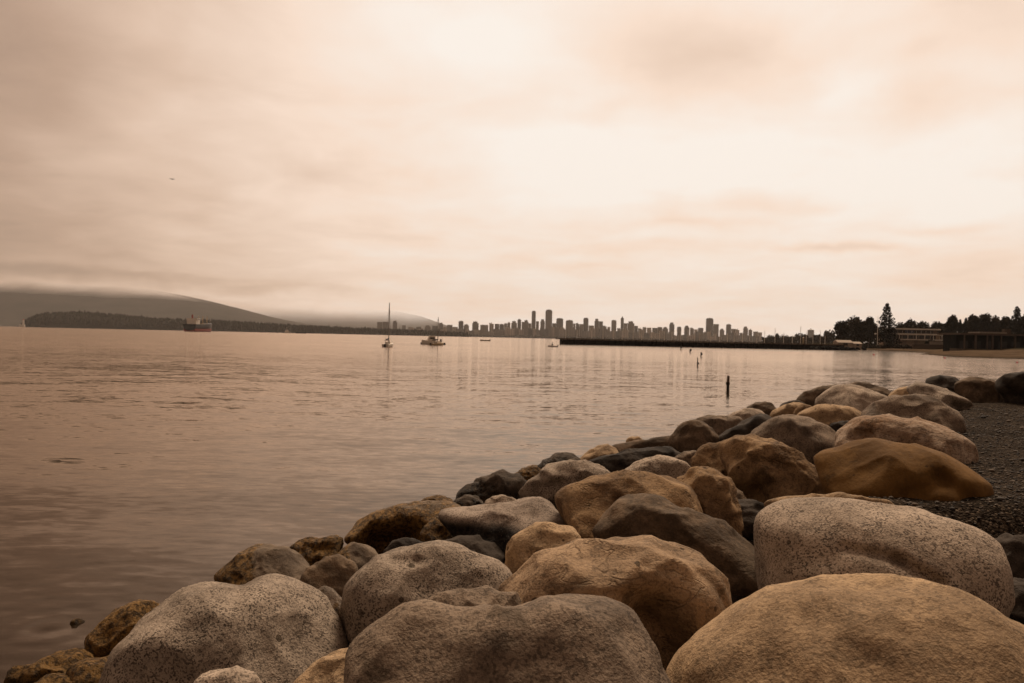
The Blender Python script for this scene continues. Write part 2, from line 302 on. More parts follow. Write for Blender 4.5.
# ------------------------------------------------------------------ boulders
def ico(sub):
    bm = bmesh.new(); bmesh.ops.create_icosphere(bm, subdivisions=sub, radius=1)
    v = np.array([p.co[:] for p in bm.verts]); f = [tuple(q.index for q in t.verts) for t in bm.faces]; bm.free(); return v, f
ICO = {k: ico(k) for k in (4, 5, 6)}
def catmull(pts, k=8):
    n = len(pts); out = []
    for i in range(n):
        p0, p1, p2, p3 = (np.array(pts[(i + j) % n], float) for j in (-1, 0, 1, 2))
        for t in np.linspace(0, 1, k, endpoint=False):
            out.append(.5 * (2 * p1 + (p2 - p0) * t + (2 * p0 - 5 * p1 + 4 * p2 - p3) * t * t + (3 * p1 - p0 - 3 * p2 + p3) * t ** 3))
    return np.array(out)
def rock(outline, mat, label, ztop=None, Y=None, thick=.8, lean=.25, box=.86, rough=1., facets=5, dents=(), group='boulders piled along the shore', name='boulder', seed=None):
    i0 = min(range(len(outline)), key=lambda i: outline[i][1]); tx, ty = outline[i0]
    drop = ty - hz(tx)
    if Y is None: Y = (H - ztop) * F / drop
    seed = seed if seed is not None else int(sum(p[0] * 3 + p[1] for p in outline)) % 9973
    rr = random.Random(seed)
    xsn = [p[0] for p in outline]; ysn = [p[1] for p in outline]
    cx, cy = (min(xsn) + max(xsn)) / 2, (min(ysn) + max(ysn)) / 2
    c = P(cx, cy, Y); dirv = (c - EYE).normalized(); dist = (c - EYE).length
    ax = dirv.cross(Vector((0, 0, 1))).normalized(); az = ax.cross(dirv).normalized()
    pl = []
    for (u, v) in catmull(outline):
        ray = (P(u, v, 1.) - EYE); q = EYE + ray * (dist / ray.dot(dirv)) - c
        pl.append((q.dot(ax), q.dot(az)))
    pl = np.array(pl); th = np.arctan2(pl[:, 1], pl[:, 0]); rad = np.hypot(pl[:, 0], pl[:, 1])
    od = np.argsort(th); th, rad = th[od], rad[od]
    tg = np.linspace(-PI, PI, 361)[:-1]
    rg_ = np.interp(tg, np.concatenate([th - 2 * PI, th, th + 2 * PI]), np.tile(rad, 3))
    kr = np.exp(-np.linspace(-2, 2, 9) ** 2); kr /= kr.sum()
    rg_ = np.convolve(np.concatenate([rg_[-4:], rg_, rg_[:4]]), kr, 'valid')
    wid = (max(xsn) - min(xsn)) * Y / F; hei = (max(ysn) - min(ysn)) * Y / F
    Dp = thick * .5 * min(wid, hei * 2.0)
    pxw = max(xsn) - min(xsn)
    v, f = ICO[6 if pxw > 90 else (5 if pxw > 28 else 4)]
    v = v.copy(); s = np.hypot(v[:, 0], v[:, 2]); t = np.arctan2(v[:, 2], v[:, 0])
    Rv = np.interp(t, np.concatenate([tg, [PI]]), np.concatenate([rg_, rg_[:1]]))
    s2 = s ** box; y2 = np.sign(v[:, 1]) * np.abs(v[:, 1]) ** box
    p = np.stack([Rv * s2 * np.cos(t), Dp * y2, Rv * s2 * np.sin(t)], 1)
    hh_ = max(1e-3, p[:, 2].max())
    p[:, 1] += lean * Dp * p[:, 2] / hh_ * (1 - .35 * s2)
    size = math.sqrt(wid * hei)
    # worn facets on the front and top
    for k in range(facets):
        nrm = np.array([rr.uniform(-.7, .7), -rr.uniform(.5, 1.), rr.uniform(-.3, .9)]); nrm /= np.linalg.norm(nrm)
        dd_ = p @ nrm; lim = dd_.max() * rr.uniform(.62, .86)
        over = np.maximum(0, dd_ - lim)
        cut = over * .85 * np.clip(1.4 - s2, 0, 1)
        p -= cut[:, None] * nrm
    for (x1, y1, x2, y2_, wpx, dep) in dents:
        A = []
        for (u, vv_) in ((x1, y1), (x2, y2_)):
            ray = (P(u, vv_, 1.) - EYE); q = EYE + ray * (dist / ray.dot(dirv)) - c; A.append(np.array([q.dot(ax), q.dot(az)]))
        ab = A[1] - A[0]; L2 = max(1e-9, ab @ ab); q = p[:, [0, 2]] - A[0]
        tt = np.clip((q @ ab) / L2, 0, 1); dd_ = np.linalg.norm(q - tt[:, None] * ab, axis=1)
        p[:, 1] += np.where(v[:, 1] < .15, dep * np.exp(-(dd_ / (wpx * Y / F)) ** 2), 0)
    ln = np.linalg.norm(p, axis=1) + 1e-6; dn_ = p / ln[:, None]
    off = Vector((rr.uniform(-50, 50), rr.uniform(-50, 50), rr.uniform(-50, 50)))
    disp = np.empty(len(p))
    for i, q in enumerate(p):
        qv = Vector(q) / size
        disp[i] = (.06 * noise.noise(qv * 2.3 + off) - .085 * abs(noise.noise(qv * 3.1 - off)) ** .8 + .03 + .024 * noise.noise(qv * 6.5 + off) - .012 * abs(noise.noise(qv * 12 - off))) * rough * size * .8 \
            + rough * (.007 * noise.noise(Vector(q) * 11 + off) + .0035 * noise.noise(Vector(q) * 27 + off)) * min(1, size)
    p += dn_ * disp[:, None]
    M = Matrix(((ax.x, dirv.x, az.x), (ax.y, dirv.y, az.y), (ax.z, dirv.z, az.z)))
    W = p @ np.array(M).T
    me = bpy.data.meshes.new(name); me.from_pydata(W.tolist(), [], f); me.polygons.foreach_set('use_smooth', [True] * len(f))
    me.materials.append(ROCK[mat]); me.update()
    o = bpy.data.objects.new(name, me); o.location = c; C.objects.link(o)
    tag(o, label, 'boulder' if wid > .45 else 'rock', group)
    return o
RK = [
 # front row
 ([(668, 735), (671, 690), (680, 655), (700, 630), (730, 605), (770, 587), (820, 574), (868, 571), (920, 577), (965, 592), (1000, 612), (1040, 642), (1062, 710), (1020, 780), (850, 810), (715, 790)], 'tan',
  'huge smooth tan boulder cut by the bottom right corner of the picture', dict(ztop=1.35, thick=.75, facets=0, rough=.7, lean=.4)),
 ([(341, 720), (343, 688), (352, 649), (376, 623), (399, 604), (428, 599), (463, 606), (495, 609), (517, 607), (552, 598), (584, 595), (619, 604), (637, 619), (651, 640), (663, 665), (670, 705), (640, 780), (500, 800), (390, 780)], 'greybrown',
  'broad grey-brown speckled boulder with a saddle in its top at the bottom centre', dict(ztop=1.3, thick=.7, facets=1, rough=.8)),
 ([(98, 700), (103, 676), (112, 657), (127, 637), (146, 618), (168, 600), (185, 587), (210, 579), (225, 580), (241, 584), (259, 577), (282, 575), (302, 579), (319, 589), (334, 607), (347, 630), (350, 660), (330, 700), (240, 750), (140, 745)], 'granite',
  'large sloping grey granite boulder at the bottom left beside the water', dict(ztop=.85, thick=.8, facets=3, lean=.5, rough=.65)),
 ([(344, 600), (345, 585), (358, 569), (382, 553), (405, 543), (434, 540), (455, 544), (472, 553), (499, 561), (512, 580), (505, 620), (450, 660), (385, 670), (355, 645), (346, 622)], 'granite',
  'rounded grey granite boulder with a shallow dimple near its top, left of centre foreground', dict(ztop=.97, thick=.85, facets=2, rough=.6, dents=[(392, 562, 418, 564, 6, .035)])),
 ([(424, 612), (434, 596), (450, 591), (470, 588), (500, 590), (522, 600), (530, 640), (480, 660), (435, 645)], 'greybrown',
  'small brown speckled boulder peeping out behind the saddle-topped one', dict(Y=3.95, thick=.6)),
 ([(489, 612), (497, 592), (508, 575), (528, 562), (552, 550), (584, 543), (625, 539), (660, 539), (684, 544), (703, 554), (720, 569), (731, 588), (735, 606), (728, 640), (690, 668), (620, 675), (540, 655), (500, 635)], 'tanbig',
  'big cracked tan boulder with a black hollow beneath its right side, in the centre foreground', dict(ztop=1.23, thick=.8, lean=.5, facets=2, dents=[(645, 625, 672, 660, 26, .34), (560, 600, 640, 596, 5, .03), (700, 575, 722, 610, 6, .03)])),
 ([(505, 560), (508, 543), (520, 533), (534, 525), (549, 522), (566, 526), (577, 534), (583, 548), (580, 585), (545, 600), (515, 590), (506, 575)], 'tan',
  'small rounded tan boulder between the dark wedge and the cracked tan boulder', dict(ztop=1.02, thick=.9)),
 ([(598, 545), (602, 520), (611, 504), (624, 496), (640, 491), (661, 495), (682, 505), (704, 516), (728, 527), (748, 543), (764, 562), (772, 580), (766, 594), (735, 600), (680, 590), (620, 570)], 'brown',
  'dark brown boulder sloping down to the right in front of the golden one', dict(ztop=1.2, thick=.75, lean=.3, box=.9)),
 ([(558, 502), (562, 491), (584, 481), (607, 474), (625, 472), (654, 474), (675, 479), (695, 492), (695, 525), (650, 548), (610, 548), (582, 543), (569, 524)], 'golden',
  'golden brown boulder with a bright flat top beside the dark brown sloping boulder', dict(ztop=1.2, thick=.85, lean=.5, dents=[(617, 500, 611, 535, 5, .06)])),
 ([(674, 500), (676, 482), (686, 472), (700, 468), (716, 470), (729, 480), (737, 497), (740, 516), (735, 540), (700, 535), (680, 515)], 'golden',
  'rusty orange knobbly boulder between the golden boulder and the layered boulder', dict(ztop=1.2, thick=.85, rough=1.9)),
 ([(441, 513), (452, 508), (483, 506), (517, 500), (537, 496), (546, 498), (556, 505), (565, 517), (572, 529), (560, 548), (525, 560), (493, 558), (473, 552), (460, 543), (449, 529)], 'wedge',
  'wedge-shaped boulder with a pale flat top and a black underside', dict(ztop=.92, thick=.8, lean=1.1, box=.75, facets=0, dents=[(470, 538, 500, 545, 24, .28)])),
 ([(484, 506), (488, 499), (496, 496), (507, 496), (518, 500), (524, 510), (510, 520), (490, 518)], 'granite_pale',
  'small pale grey rounded rock just behind the flat top of the wedge', dict(Y=7.7)),
 ([(457, 505), (459, 497), (464, 487), (478, 478), (495, 474), (507, 474), (520, 477), (530, 488), (528, 505), (505, 515), (470, 515)], 'darkw',
  'dark rugged boulder at the waterline behind the wedge', dict(ztop=.62, rough=1.8)),
 ([(509, 478), (516, 472), (527, 467), (538, 466), (545, 475), (540, 490), (515, 490)], 'allweed',
  'orange weedy rock at the waterline between the dark rugged boulder and the banded dark one', dict(ztop=.42, rough=1.5)),
 ([(450, 508), (453, 500), (461, 496), (470, 494), (479, 499), (484, 508), (475, 520), (455, 518)], 'darkw',
  'small black rough rock at the left tip of the rock group behind the wedge', dict(Y=8.6, rough=1.6)),
 ([(523, 497), (527, 485), (537, 475), (546, 465), (559, 459), (573, 459), (593, 463), (605, 468), (613, 475), (612, 492), (590, 505), (545, 510)], 'granite',
  'grey granite boulder with a stepped left side, left of the long black flat boulder', dict(ztop=.9, rough=1.3, dents=[(538, 487, 580, 480, 4, .05)])),
 ([(534, 478), (539, 465), (549, 457), (561, 453), (573, 455), (581, 461), (580, 480), (555, 488)], 'darkw',
  'dark humped boulder rising behind the stepped granite boulder', dict(ztop=.6, rough=1.3)),
 # left water edge
 ([(348, 541), (351, 531), (358, 523), (376, 513), (399, 506), (420, 501), (445, 501), (462, 508), (462, 530), (435, 550), (400, 560), (366, 552)], 'weedy',
  'long golden-brown weed-covered boulder leaning over a black hollow at the waterline', dict(ztop=.66, thick=.7, lean=.9, box=.8, facets=0, dents=[(378, 545, 408, 543, 17, .6)])),
 ([(420, 543), (424, 529), (433, 519), (444, 516), (453, 525), (462, 545), (455, 560), (430, 558)], 'allweed',
  'small amber weedy rock tucked under the left tip of the wedge', dict(Y=7.45)),
 ([(413, 507), (424, 500), (436, 496), (448, 498), (455, 506), (440, 515), (420, 514)], 'allweed',
  'low dark orange rock just behind the top of the long golden-brown boulder', dict(Y=9.2, rough=1.7)),
 ([(290, 549), (300, 541), (317, 537), (335, 536), (341, 544), (338, 560), (322, 572), (303, 568)], 'allweed',
  'shaggy dark weed-covered rock at the waterline left of the long golden-brown boulder', dict(ztop=.36, rough=2.2)),
 ([(213, 580), (217, 572), (225, 564), (238, 554), (256, 547), (276, 546), (291, 551), (303, 560), (311, 569), (308, 590), (280, 605), (235, 602)], 'split',
  'two-toned boulder, weedy orange on its left and bare grey on its right, at the waterline', dict(ztop=.5, rough=1.1)),
 ([(300, 577), (308, 567), (320, 560), (335, 556), (348, 560), (357, 570), (355, 592), (340, 606), (318, 603), (305, 592)], 'brown',
  'brown smooth-topped rock between the two-toned boulder and the dimpled granite', dict(Y=6.0)),
 ([(333, 562), (340, 550), (352, 543), (366, 544), (378, 553), (380, 575), (345, 580)], 'split',
  'small mottled round rock just behind the brown smooth-topped rock', dict(Y=6.75)),
 ([(383, 557), (391, 543), (405, 539), (420, 541), (433, 546), (430, 568), (395, 572)], 'dark',
  'small dark grey rock peeping over the top left of the dimpled granite', dict(Y=6.6)),
 ([(318, 590), (326, 586), (337, 592), (345, 605), (351, 630), (356, 655), (335, 660), (318, 620)], 'granite_wet',
  'narrow grey stone wedged in the gap between the two big granite boulders on the left', dict(Y=5.5, thick=1.2)),
 ([(282, 700), (298, 678), (318, 662), (341, 649), (360, 643), (385, 655), (395, 705), (350, 745), (290, 735)], 'tan',
  'brown speckled rock low in the gap between the two front boulders at the bottom left', dict(Y=3.85, thick=.7)),
 ([(190, 700), (198, 680), (216, 671), (238, 669), (258, 678), (268, 695), (260, 730), (205, 735)], 'granite_pale',
  'pale rounded rock top just showing at the bottom edge on the left', dict(Y=3.6)),
 ([(76, 675), (80, 654), (86, 640), (98, 627), (115, 615), (137, 605), (161, 602), (182, 606), (175, 645), (135, 695), (100, 712), (80, 700)], 'weedy',
  'steep weed-covered boulder with barnacles at the waterline left of the sloping granite', dict(ztop=.36, rough=1.3)),
 ([(2, 690), (10, 674), (34, 664), (59, 657), (80, 652), (97, 662), (97, 705), (50, 722), (8, 715)], 'allweed',
  'low weed-covered boulder in the bottom left corner', dict(ztop=.2, rough=1.6)),
 ([(69, 626), (71, 621), (77, 618), (84, 620), (86, 626), (78, 632), (71, 631)], 'allweed',
  'small lone stone breaking the water near the bottom left', dict(Y=6.2, rough=.6, thick=1)),
 # middle
 ([(721, 450), (725, 440), (742, 437), (766, 440), (786, 446), (805, 458), (817, 470), (824, 483), (826, 498), (805, 512), (765, 514), (738, 500), (725, 477)], 'golden',
  'large layered golden-grey boulder with a dark cavity under it, left of the smooth ochre one', dict(ztop=1.27, rough=1.3, dents=[(760, 497, 735, 505, 14, .3), (740, 456, 800, 470, 3, .03)])),
 ([(691, 467), (694, 454), (700, 447), (711, 443), (725, 442), (736, 450), (737, 480), (705, 484)], 'golden',
  'small golden angular boulder against the left side of the layered one', dict(Y=9.4)),
 ([(621, 475), (630, 466), (642, 460), (657, 456), (673, 457), (688, 465), (694, 485), (640, 492)], 'granite_pale',
  'pale speckled round boulder right behind the golden boulder with the flat top', dict(Y=8.5)),
 ([(671, 461), (683, 453), (697, 451), (702, 460), (700, 475), (680, 475)], 'greybrown',
  'small dull tan rock between the pale speckled boulder and the golden angular one', dict(Y=9.9)),
 ([(588, 463), (600, 457), (620, 453), (644, 449), (668, 446), (680, 451), (683, 463), (655, 482), (615, 480), (598, 470)], 'dark',
  'long black flat boulder near the middle of the shoreline', dict(ztop=.86, thick=.8)),
 ([(579, 465), (586, 453), (597, 446), (608, 444), (619, 451), (626, 466), (600, 478)], 'tan',
  'rounded tan boulder at the waterline left of the long black one', dict(ztop=.66)),
 ([(610, 447), (628, 442), (649, 439), (668, 436), (682, 438), (684, 456), (640, 460), (616, 455)], 'brown',
  'low flat brown boulder at the waterline behind the long black one', dict(ztop=.62)),
 ([(626, 442), (630, 437), (639, 437), (645, 442), (640, 448), (629, 448)], 'tan',
  'tiny tan rock on the waterline above the low flat brown boulder', dict(ztop=.47)),
 ([(669, 440), (673, 429), (684, 421), (695, 419), (707, 425), (717, 433), (720, 443), (710, 452), (690, 456), (675, 451)], 'brown',
  'dark brown tilted boulder with a slanting edge near the middle of the shoreline', dict(ztop=1.05, facets=4)),
 ([(694, 422), (706, 416), (727, 416), (742, 420), (742, 438), (705, 440)], 'greybrown',
  'flat pale-brown slab behind the dark brown tilted boulder', dict(ztop=.82)),
 ([(725, 423), (730, 415), (738, 411), (747, 408), (759, 410), (766, 418), (758, 432), (735, 432)], 'granite_pale',
  'whitish speckled boulder at the waterline left of the dark smooth ridge boulder', dict(ztop=.92)),
 ([(744, 411), (755, 403), (768, 402), (775, 406), (778, 418), (765, 424), (748, 420)], 'brown',
  'brown round boulder right at the waterline behind the whitish speckled one', dict(ztop=.82)),
 ([(714, 442), (722, 434), (733, 427), (747, 420), (761, 415), (776, 419), (788, 432), (784, 455), (735, 458)], 'dark',
  'dark smooth boulder whose ridge rises to the right, in front of the whitish speckled one', dict(ztop=1.1)),
 ([(750, 434), (760, 424), (772, 418), (786, 416), (800, 417), (815, 422), (828, 428), (838, 437), (839, 450), (822, 468), (790, 470), (762, 455)], 'greybrown',
  'grey-brown oval granite boulder just behind the layered golden-grey one', dict(ztop=1.2)),
 ([(770, 415), (783, 405), (796, 403), (812, 407), (820, 416), (800, 428), (775, 424)], 'tan',
  'tan flattish boulder behind the grey-brown oval one', dict(ztop=1.05)),
 ([(780, 406), (790, 401), (800, 401), (806, 406), (798, 415), (784, 414)], 'dark',
  'small dark rock at the waterline behind the tan flattish boulder', dict(ztop=.9)),
 ([(796, 404), (803, 393), (815, 389), (832, 385), (848, 389), (845, 408), (812, 410)], 'brown',
  'brown boulder at the waterline, left of the bright speckled granite one', dict(ztop=1.1)),
 ([(815, 402), (822, 392), (831, 386), (844, 384), (857, 387), (873, 392), (890, 398), (895, 412), (865, 424), (832, 418), (818, 410)], 'granite_pale',
  'brightest pale speckled granite boulder, high on the shoreline towards the far end', dict(ztop=1.36, dents=[])),
 ([(843, 390), (853, 383), (870, 384), (888, 390), (895, 398), (885, 406), (855, 404)], 'brown',
  'low brown boulder behind the brightest pale granite one', dict(ztop=1.2)),
 ([(886, 400), (894, 391), (902, 387), (915, 386), (933, 394), (936, 406), (897, 410)], 'tan',
  'light tan boulder between the brightest granite boulder and the grey overhanging one', dict(ztop=1.32)),
 ([(906, 390), (911, 385), (920, 382), (932, 385), (949, 391), (963, 397), (971, 402), (971, 407), (960, 410), (940, 408), (920, 403)], 'granite',
  'long pale boulder with a dark overhanging right tip resting on the gravel', dict(Y=17.4, lean=.8, dents=[(955, 408, 968, 407, 5, .3)])),
 ([(756, 520), (762, 508), (775, 501), (799, 497), (835, 495), (871, 498), (900, 503), (930, 509), (960, 518), (984, 531), (998, 545), (1007, 563), (1010, 582), (1009, 602), (995, 630), (950, 655), (860, 662), (790, 645), (766, 600), (758, 550)], 'granite_pale',
  'huge oval speckled granite boulder with a diagonal groove at the right', dict(ztop=1.36, thick=.7, lean=.35, facets=0, rough=.42, dents=[(850, 551, 900, 562, 4, .05), (895, 562, 935, 583, 4, .08)])),
 ([(766, 504), (775, 497), (800, 495), (840, 495), (886, 500), (895, 515), (850, 530), (780, 530)], 'tan',
  'flat tan slab barely showing behind the top of the huge oval granite boulder', dict(Y=6.1, thick=.5)),
 ([(814, 459), (819, 450), (835, 447), (845, 442), (861, 438), (883, 438), (905, 442), (927, 447), (945, 453), (962, 463), (976, 473), (989, 484), (993, 494), (989, 504), (975, 512), (930, 518), (870, 516), (833, 505), (821, 482)], 'ochre',
  'smooth ochre-yellow boulder beside the gravel', dict(Y=7.5, thick=.6, lean=.5, facets=1, rough=.5, dents=[(905, 495, 940, 480, 9, .08), (940, 480, 970, 500, 7, .06)])),
 ([(835, 452), (836, 438), (844, 427), (857, 418), (870, 416), (892, 416), (914, 418), (932, 422), (949, 431), (962, 439), (969, 447), (971, 465), (930, 480), (850, 470)], 'striped',
  'cream boulder with rusty brown streaks behind the smooth ochre one', dict(Y=9.6, thick=.65, lean=.4, dents=[(850, 437, 872, 434, 5, .10)])),
 ([(861, 418), (870, 407), (883, 400), (899, 397), (923, 396), (938, 398), (949, 405), (958, 413), (963, 421), (962, 435), (930, 445), (880, 435)], 'greybrown',
  'domed grey boulder behind the cream and rust streaked one', dict(ztop=1.5, facets=4)),
 ([(796, 419), (806, 410), (815, 406), (827, 404), (844, 406), (862, 414), (866, 430), (842, 442), (815, 434)], 'tan',
  'warm brown round boulder left of the domed grey one', dict(ztop=1.25)),
 ([(793, 413), (800, 405), (808, 405), (816, 410), (812, 419), (797, 419)], 'golden',
  'small golden rock between the tan flattish boulder and the warm brown round one', dict(Y=16.2)),
 ([(921, 386), (930, 377), (938, 375), (948, 375), (958, 380), (967, 388), (974, 398), (968, 404), (942, 402), (925, 394)], 'dark',
  'dark humped boulder at the far end of the gravel, leftmost of three there', dict(Y=21)),
 ([(953, 386), (960, 380), (975, 378), (990, 379), (999, 385), (1004, 397), (1001, 404), (975, 404), (960, 398)], 'brown',
  'dull brown block at the far end of the gravel, middle of three there', dict(Y=20)),
 ([(995, 386), (1003, 376), (1015, 373), (1030, 372), (1046, 378), (1050, 398), (1030, 405), (1008, 404), (1000, 394)], 'dark',
  'dark boulder with undercut front at the far end of the gravel, rightmost of three', dict(Y=19, dents=[(1012, 396, 1030, 398, 7, .3)])),
]
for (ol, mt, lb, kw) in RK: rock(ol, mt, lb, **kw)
# small filler stones that sit low in the gaps of the bank
extra = [
 (112, 688, 4.9, .24, 'allweed', 'weed-covered stone wedged between the corner boulder and the steep weedy one'), (60, 712, 4.7, .26, 'allweed', 'weed-covered stone cut by the bottom edge, below the low corner boulder'),
 (722, 500, 8.1, .20, 'brown', 'brown stone in the gap left of the layered boulder'), (845, 430, 12.6, .2, 'dark', 'dark stone between the warm brown boulder and the streaked cream one')]
for (px, py, Y, rad_, mt, lb) in extra:
    rr = rad_ * F / Y; e = random.Random(px)
    rock([(px + rr * e.uniform(1.0, 1.4) * math.cos(a), py + rr * e.uniform(.7, .95) * math.sin(a)) for a in np.linspace(0, 2 * PI, 9)[:-1]], mt, lb, Y=Y, rough=1.3)
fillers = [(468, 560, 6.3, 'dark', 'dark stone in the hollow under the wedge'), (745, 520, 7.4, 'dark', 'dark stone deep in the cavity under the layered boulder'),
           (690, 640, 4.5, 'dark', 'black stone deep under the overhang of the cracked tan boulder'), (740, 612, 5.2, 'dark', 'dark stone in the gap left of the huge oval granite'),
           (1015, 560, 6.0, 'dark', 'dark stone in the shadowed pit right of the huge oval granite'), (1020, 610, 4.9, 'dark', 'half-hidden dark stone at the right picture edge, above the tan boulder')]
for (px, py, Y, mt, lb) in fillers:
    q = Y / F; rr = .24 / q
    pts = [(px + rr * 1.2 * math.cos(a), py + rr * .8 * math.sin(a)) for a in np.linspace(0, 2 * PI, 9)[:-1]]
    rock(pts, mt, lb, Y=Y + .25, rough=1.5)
# ------------------------------------------------------------------ far land
def terr(name, prof, Y0, depth, mat, kind='structure', label=None, cat=None, nb=14, foot=.0, amp=.06, rise=1.0, seed=0, back=1.0):
    """prof = [(px, py)] skyline of the land at distance Y0; the land rises from its shore (Y0-depth) to it"""
    pxs = np.arange(prof[0][0], prof[-1][0] + 1, 3.0); V = []; n = len(pxs); rows = nb * 2 + 1
    for j in range(rows):
        t = j / nb
        for px in pxs:
            py = np.interp(px, [p[0] for p in prof], [p[1] for p in prof])
            top = P(px, py, Y0); zt = max(.5, top.z)
            yy_ = Y0 - depth + depth * t
            f_ = math.sin(min(t, 1) * PI / 2) ** rise if t <= 1 else math.cos((t - 1) * PI / 2 * back)
            x = top.x * (yy_ / Y0 if t <= 1 else 1)
            nz = noise.fractal((x / depth * 3 + seed, yy_ / depth * 3, seed), .9, 2, 5)
            z = foot + (zt - foot) * max(0, f_) * (1 + amp * nz * (1 - .6 * abs(f_ - .5)))
            V.append((x, yy_, z if j else -2))
    Fs = [(j * n + i, j * n + i + 1, (j + 1) * n + i + 1, (j + 1) * n + i) for j in range(rows - 1) for i in range(n - 1)]
    return tag(mkobj(name, V, Fs, mat, smooth=True), label, cat, kind=kind)
def landmat(name, a, b, scale, cloud=None):
    m = NT(name); g = m.n('ShaderNodeNewGeometry').outputs['Position']; n_ = m.noise(g, scale, 6, .65)
    m.put(m.b.inputs['Base Color'], m.mix(m.rng(n_, .35, .65), a, b)); m.b.inputs['Roughness'].default_value = 1; m.b.inputs['Specular IOR Level'].default_value = 0
    if cloud:      # alpha fades tops into cloud; on the far mountain it imitates haze
        z = m.n('ShaderNodeSeparateXYZ'); m.put(z.inputs[0], g)
        wob = m.math('MULTIPLY', m.math('SUBTRACT', m.noise(m.vmath('MULTIPLY', g, (1, .3, 1)), .0012, 5, .6), .5), cloud[2])
        m.put(m.b.inputs['Alpha'], m.rng(m.math('ADD', z.outputs[2], wob), cloud[0], cloud[1], 1., 0.))
    return m.m
mount1 = landmat('mountain_forest', (.020, .020, .017), (.040, .036, .030), .004, cloud=(270, 440, 140))
mount2 = landmat('far_mountain_forest', (.03, .028, .025), (.05, .045, .038), .004, cloud=(20, 370, 130))  # whole slope thinned by alpha in place of thicker haze
terr('mountain', [(-260, 250), (-60, 262), (0, 266), (60, 275), (110, 283), (150, 289.5), (180, 295), (212, 302.5), (245, 311.5), (280, 320), (320, 327), (350, 331)], 9000, 2600, mount1, seed=3)
terr('distant_mountain', [(170, 322), (215, 308), (250, 298), (290, 296), (340, 303), (375, 309), (402, 312), (420, 316), (440, 323), (462, 330), (490, 334), (560, 337)], 11300, 1500, mount2, seed=9)
terr('distant_hills', [(-260, 318), (-60, 318), (0, 319), (15, 320), (45, 322), (110, 326)], 6500, 600, landmat('far_hills', (.025, .024, .02), (.04, .036, .03), .01), seed=5)
parkmat = landmat('park_ground', (.014, .014, .011), (.03, .026, .02), .02)
pprof = [(20, 325), (26, 319), (35, 315), (45, 312.5), (75, 311.5), (115, 314), (150, 317.5), (190, 319), (240, 321.5), (300, 325), (345, 327.5), (385, 329), (430, 331), (470, 333)]
terr('headland', [(p, q + 1.5) for p, q in pprof], 3100, 130, parkmat, seed=2, amp=.03, rise=.6)
leaf = NT('distant_conifers'); gi = leaf.n('ShaderNodeNewGeometry').outputs['Random Per Island']
leaf.put(leaf.b.inputs['Base Color'], leaf.mix(gi, (.010, .011, .008), (.036, .030, .020))); leaf.b.inputs['Roughness'].default_value = 1; leaf.b.inputs['Specular IOR Level'].default_value = 0
mb = MB()
for k in range(4200):
    px = random.uniform(22, 468); t = random.random(); Yf = 2975 + t * 165
    zt = P(px, np.interp(px, [p[0] for p in pprof], [p[1] for p in pprof]), 3100).z
    x = X(px, Yf); th_ = random.uniform(9, 19) * (1.25 if random.random() < .05 else 1); f_ = math.sin(min(1, (t + .05)) * PI / 2) ** .6
    zb = max(1, (zt - 10) * f_) - 3; r_ = random.uniform(3.0, 6.5)
    nn = 6; v = [(x + r_ * math.cos(2 * PI * i / nn + t), Yf + r_ * math.sin(2 * PI * i / nn + t), zb + th_ * .15 * random.random()) for i in range(nn)]
    v += [(x + r_ * .55 * math.cos(2 * PI * i / nn + t), Yf + r_ * .55 * math.sin(2 * PI * i / nn + t), zb + th_ * .62) for i in range(nn)]
    v.append((x, Yf, zb + th_))
    mb.add(v, [(i, (i + 1) % nn, nn + (i + 1) % nn, nn + i) for i in range(nn)] + [(nn + i, nn + (i + 1) % nn, 2 * nn) for i in range(nn)])
tag(mb.build('forest', leaf.m), 'dark conifer forest covering the low headland on the left', 'forest', kind='stuff')
# low city shore
cprof = [(330, 328), (380, 329), (440, 331.6), (500, 333), (560, 334.5), (640, 336.5), (720, 338.2), (800, 340), (900, 342)]
terr('city_shore', [(p, q + 2.2) for p, q in cprof], 4900, 300, parkmat, seed=4, amp=.05, rise=.35, back=.3)
mb = MB()
for k in range(1500):
    px = random.uniform(335, 800); Yf = 4590 + random.random() * 40; r_ = random.uniform(5, 12); x = X(px, Yf)
    mb.ball((x, Yf, 5 + random.uniform(0, 4)), r_, r_, random.uniform(5, 11) * (.7 + .6 * noise.noise((x / 150, 0, 0))), 6, 4)
tag(mb.build('shore_trees', leaf.m), 'low dark line of trees along the foot of the city', 'trees', kind='stuff')
# ------------------------------------------------------------------ skyline
def citymat(name, c, win, per):
    m = NT(name); g = m.n('ShaderNodeTexCoord').outputs['Object']; sp = m.n('ShaderNodeSeparateXYZ'); m.put(sp.inputs[0], g)
    f = m.math('FRACT', m.math('DIVIDE', sp.outputs[2], per)); h = m.math('FRACT', m.math('DIVIDE', m.math('ADD', sp.outputs[0], sp.outputs[1]), per * 1.6))
    wn = m.math('MULTIPLY', m.math('GREATER_THAN', f, .42), m.math('GREATER_THAN', h, .25))
    r_ = m.n('ShaderNodeObjectInfo').outputs['Random']
    b = m.mix(m.rng(r_, 0, 1, 0, .55, False), c, tuple(x * .55 for x in c))
    m.put(m.b.inputs['Base Color'], m.mix(m.math('MULTIPLY', wn, .85), b, win)); m.put(m.b.inputs['Roughness'], m.math('SUBTRACT', .85, m.math('MULTIPLY', wn, .5)))
    m.b.inputs['Specular IOR Level'].default_value = .3
    return m.m
CM = dict(d=citymat('tower_dark', (.05, .04, .033), (.03, .025, .022), 6), m=citymat('tower_mid', (.22, .175, .135), (.05, .04, .034), 7), l=citymat('tower_light', (.62, .50, .40), (.09, .07, .055), 7))
WORD = dict(d='dark', m='grey', l='pale')
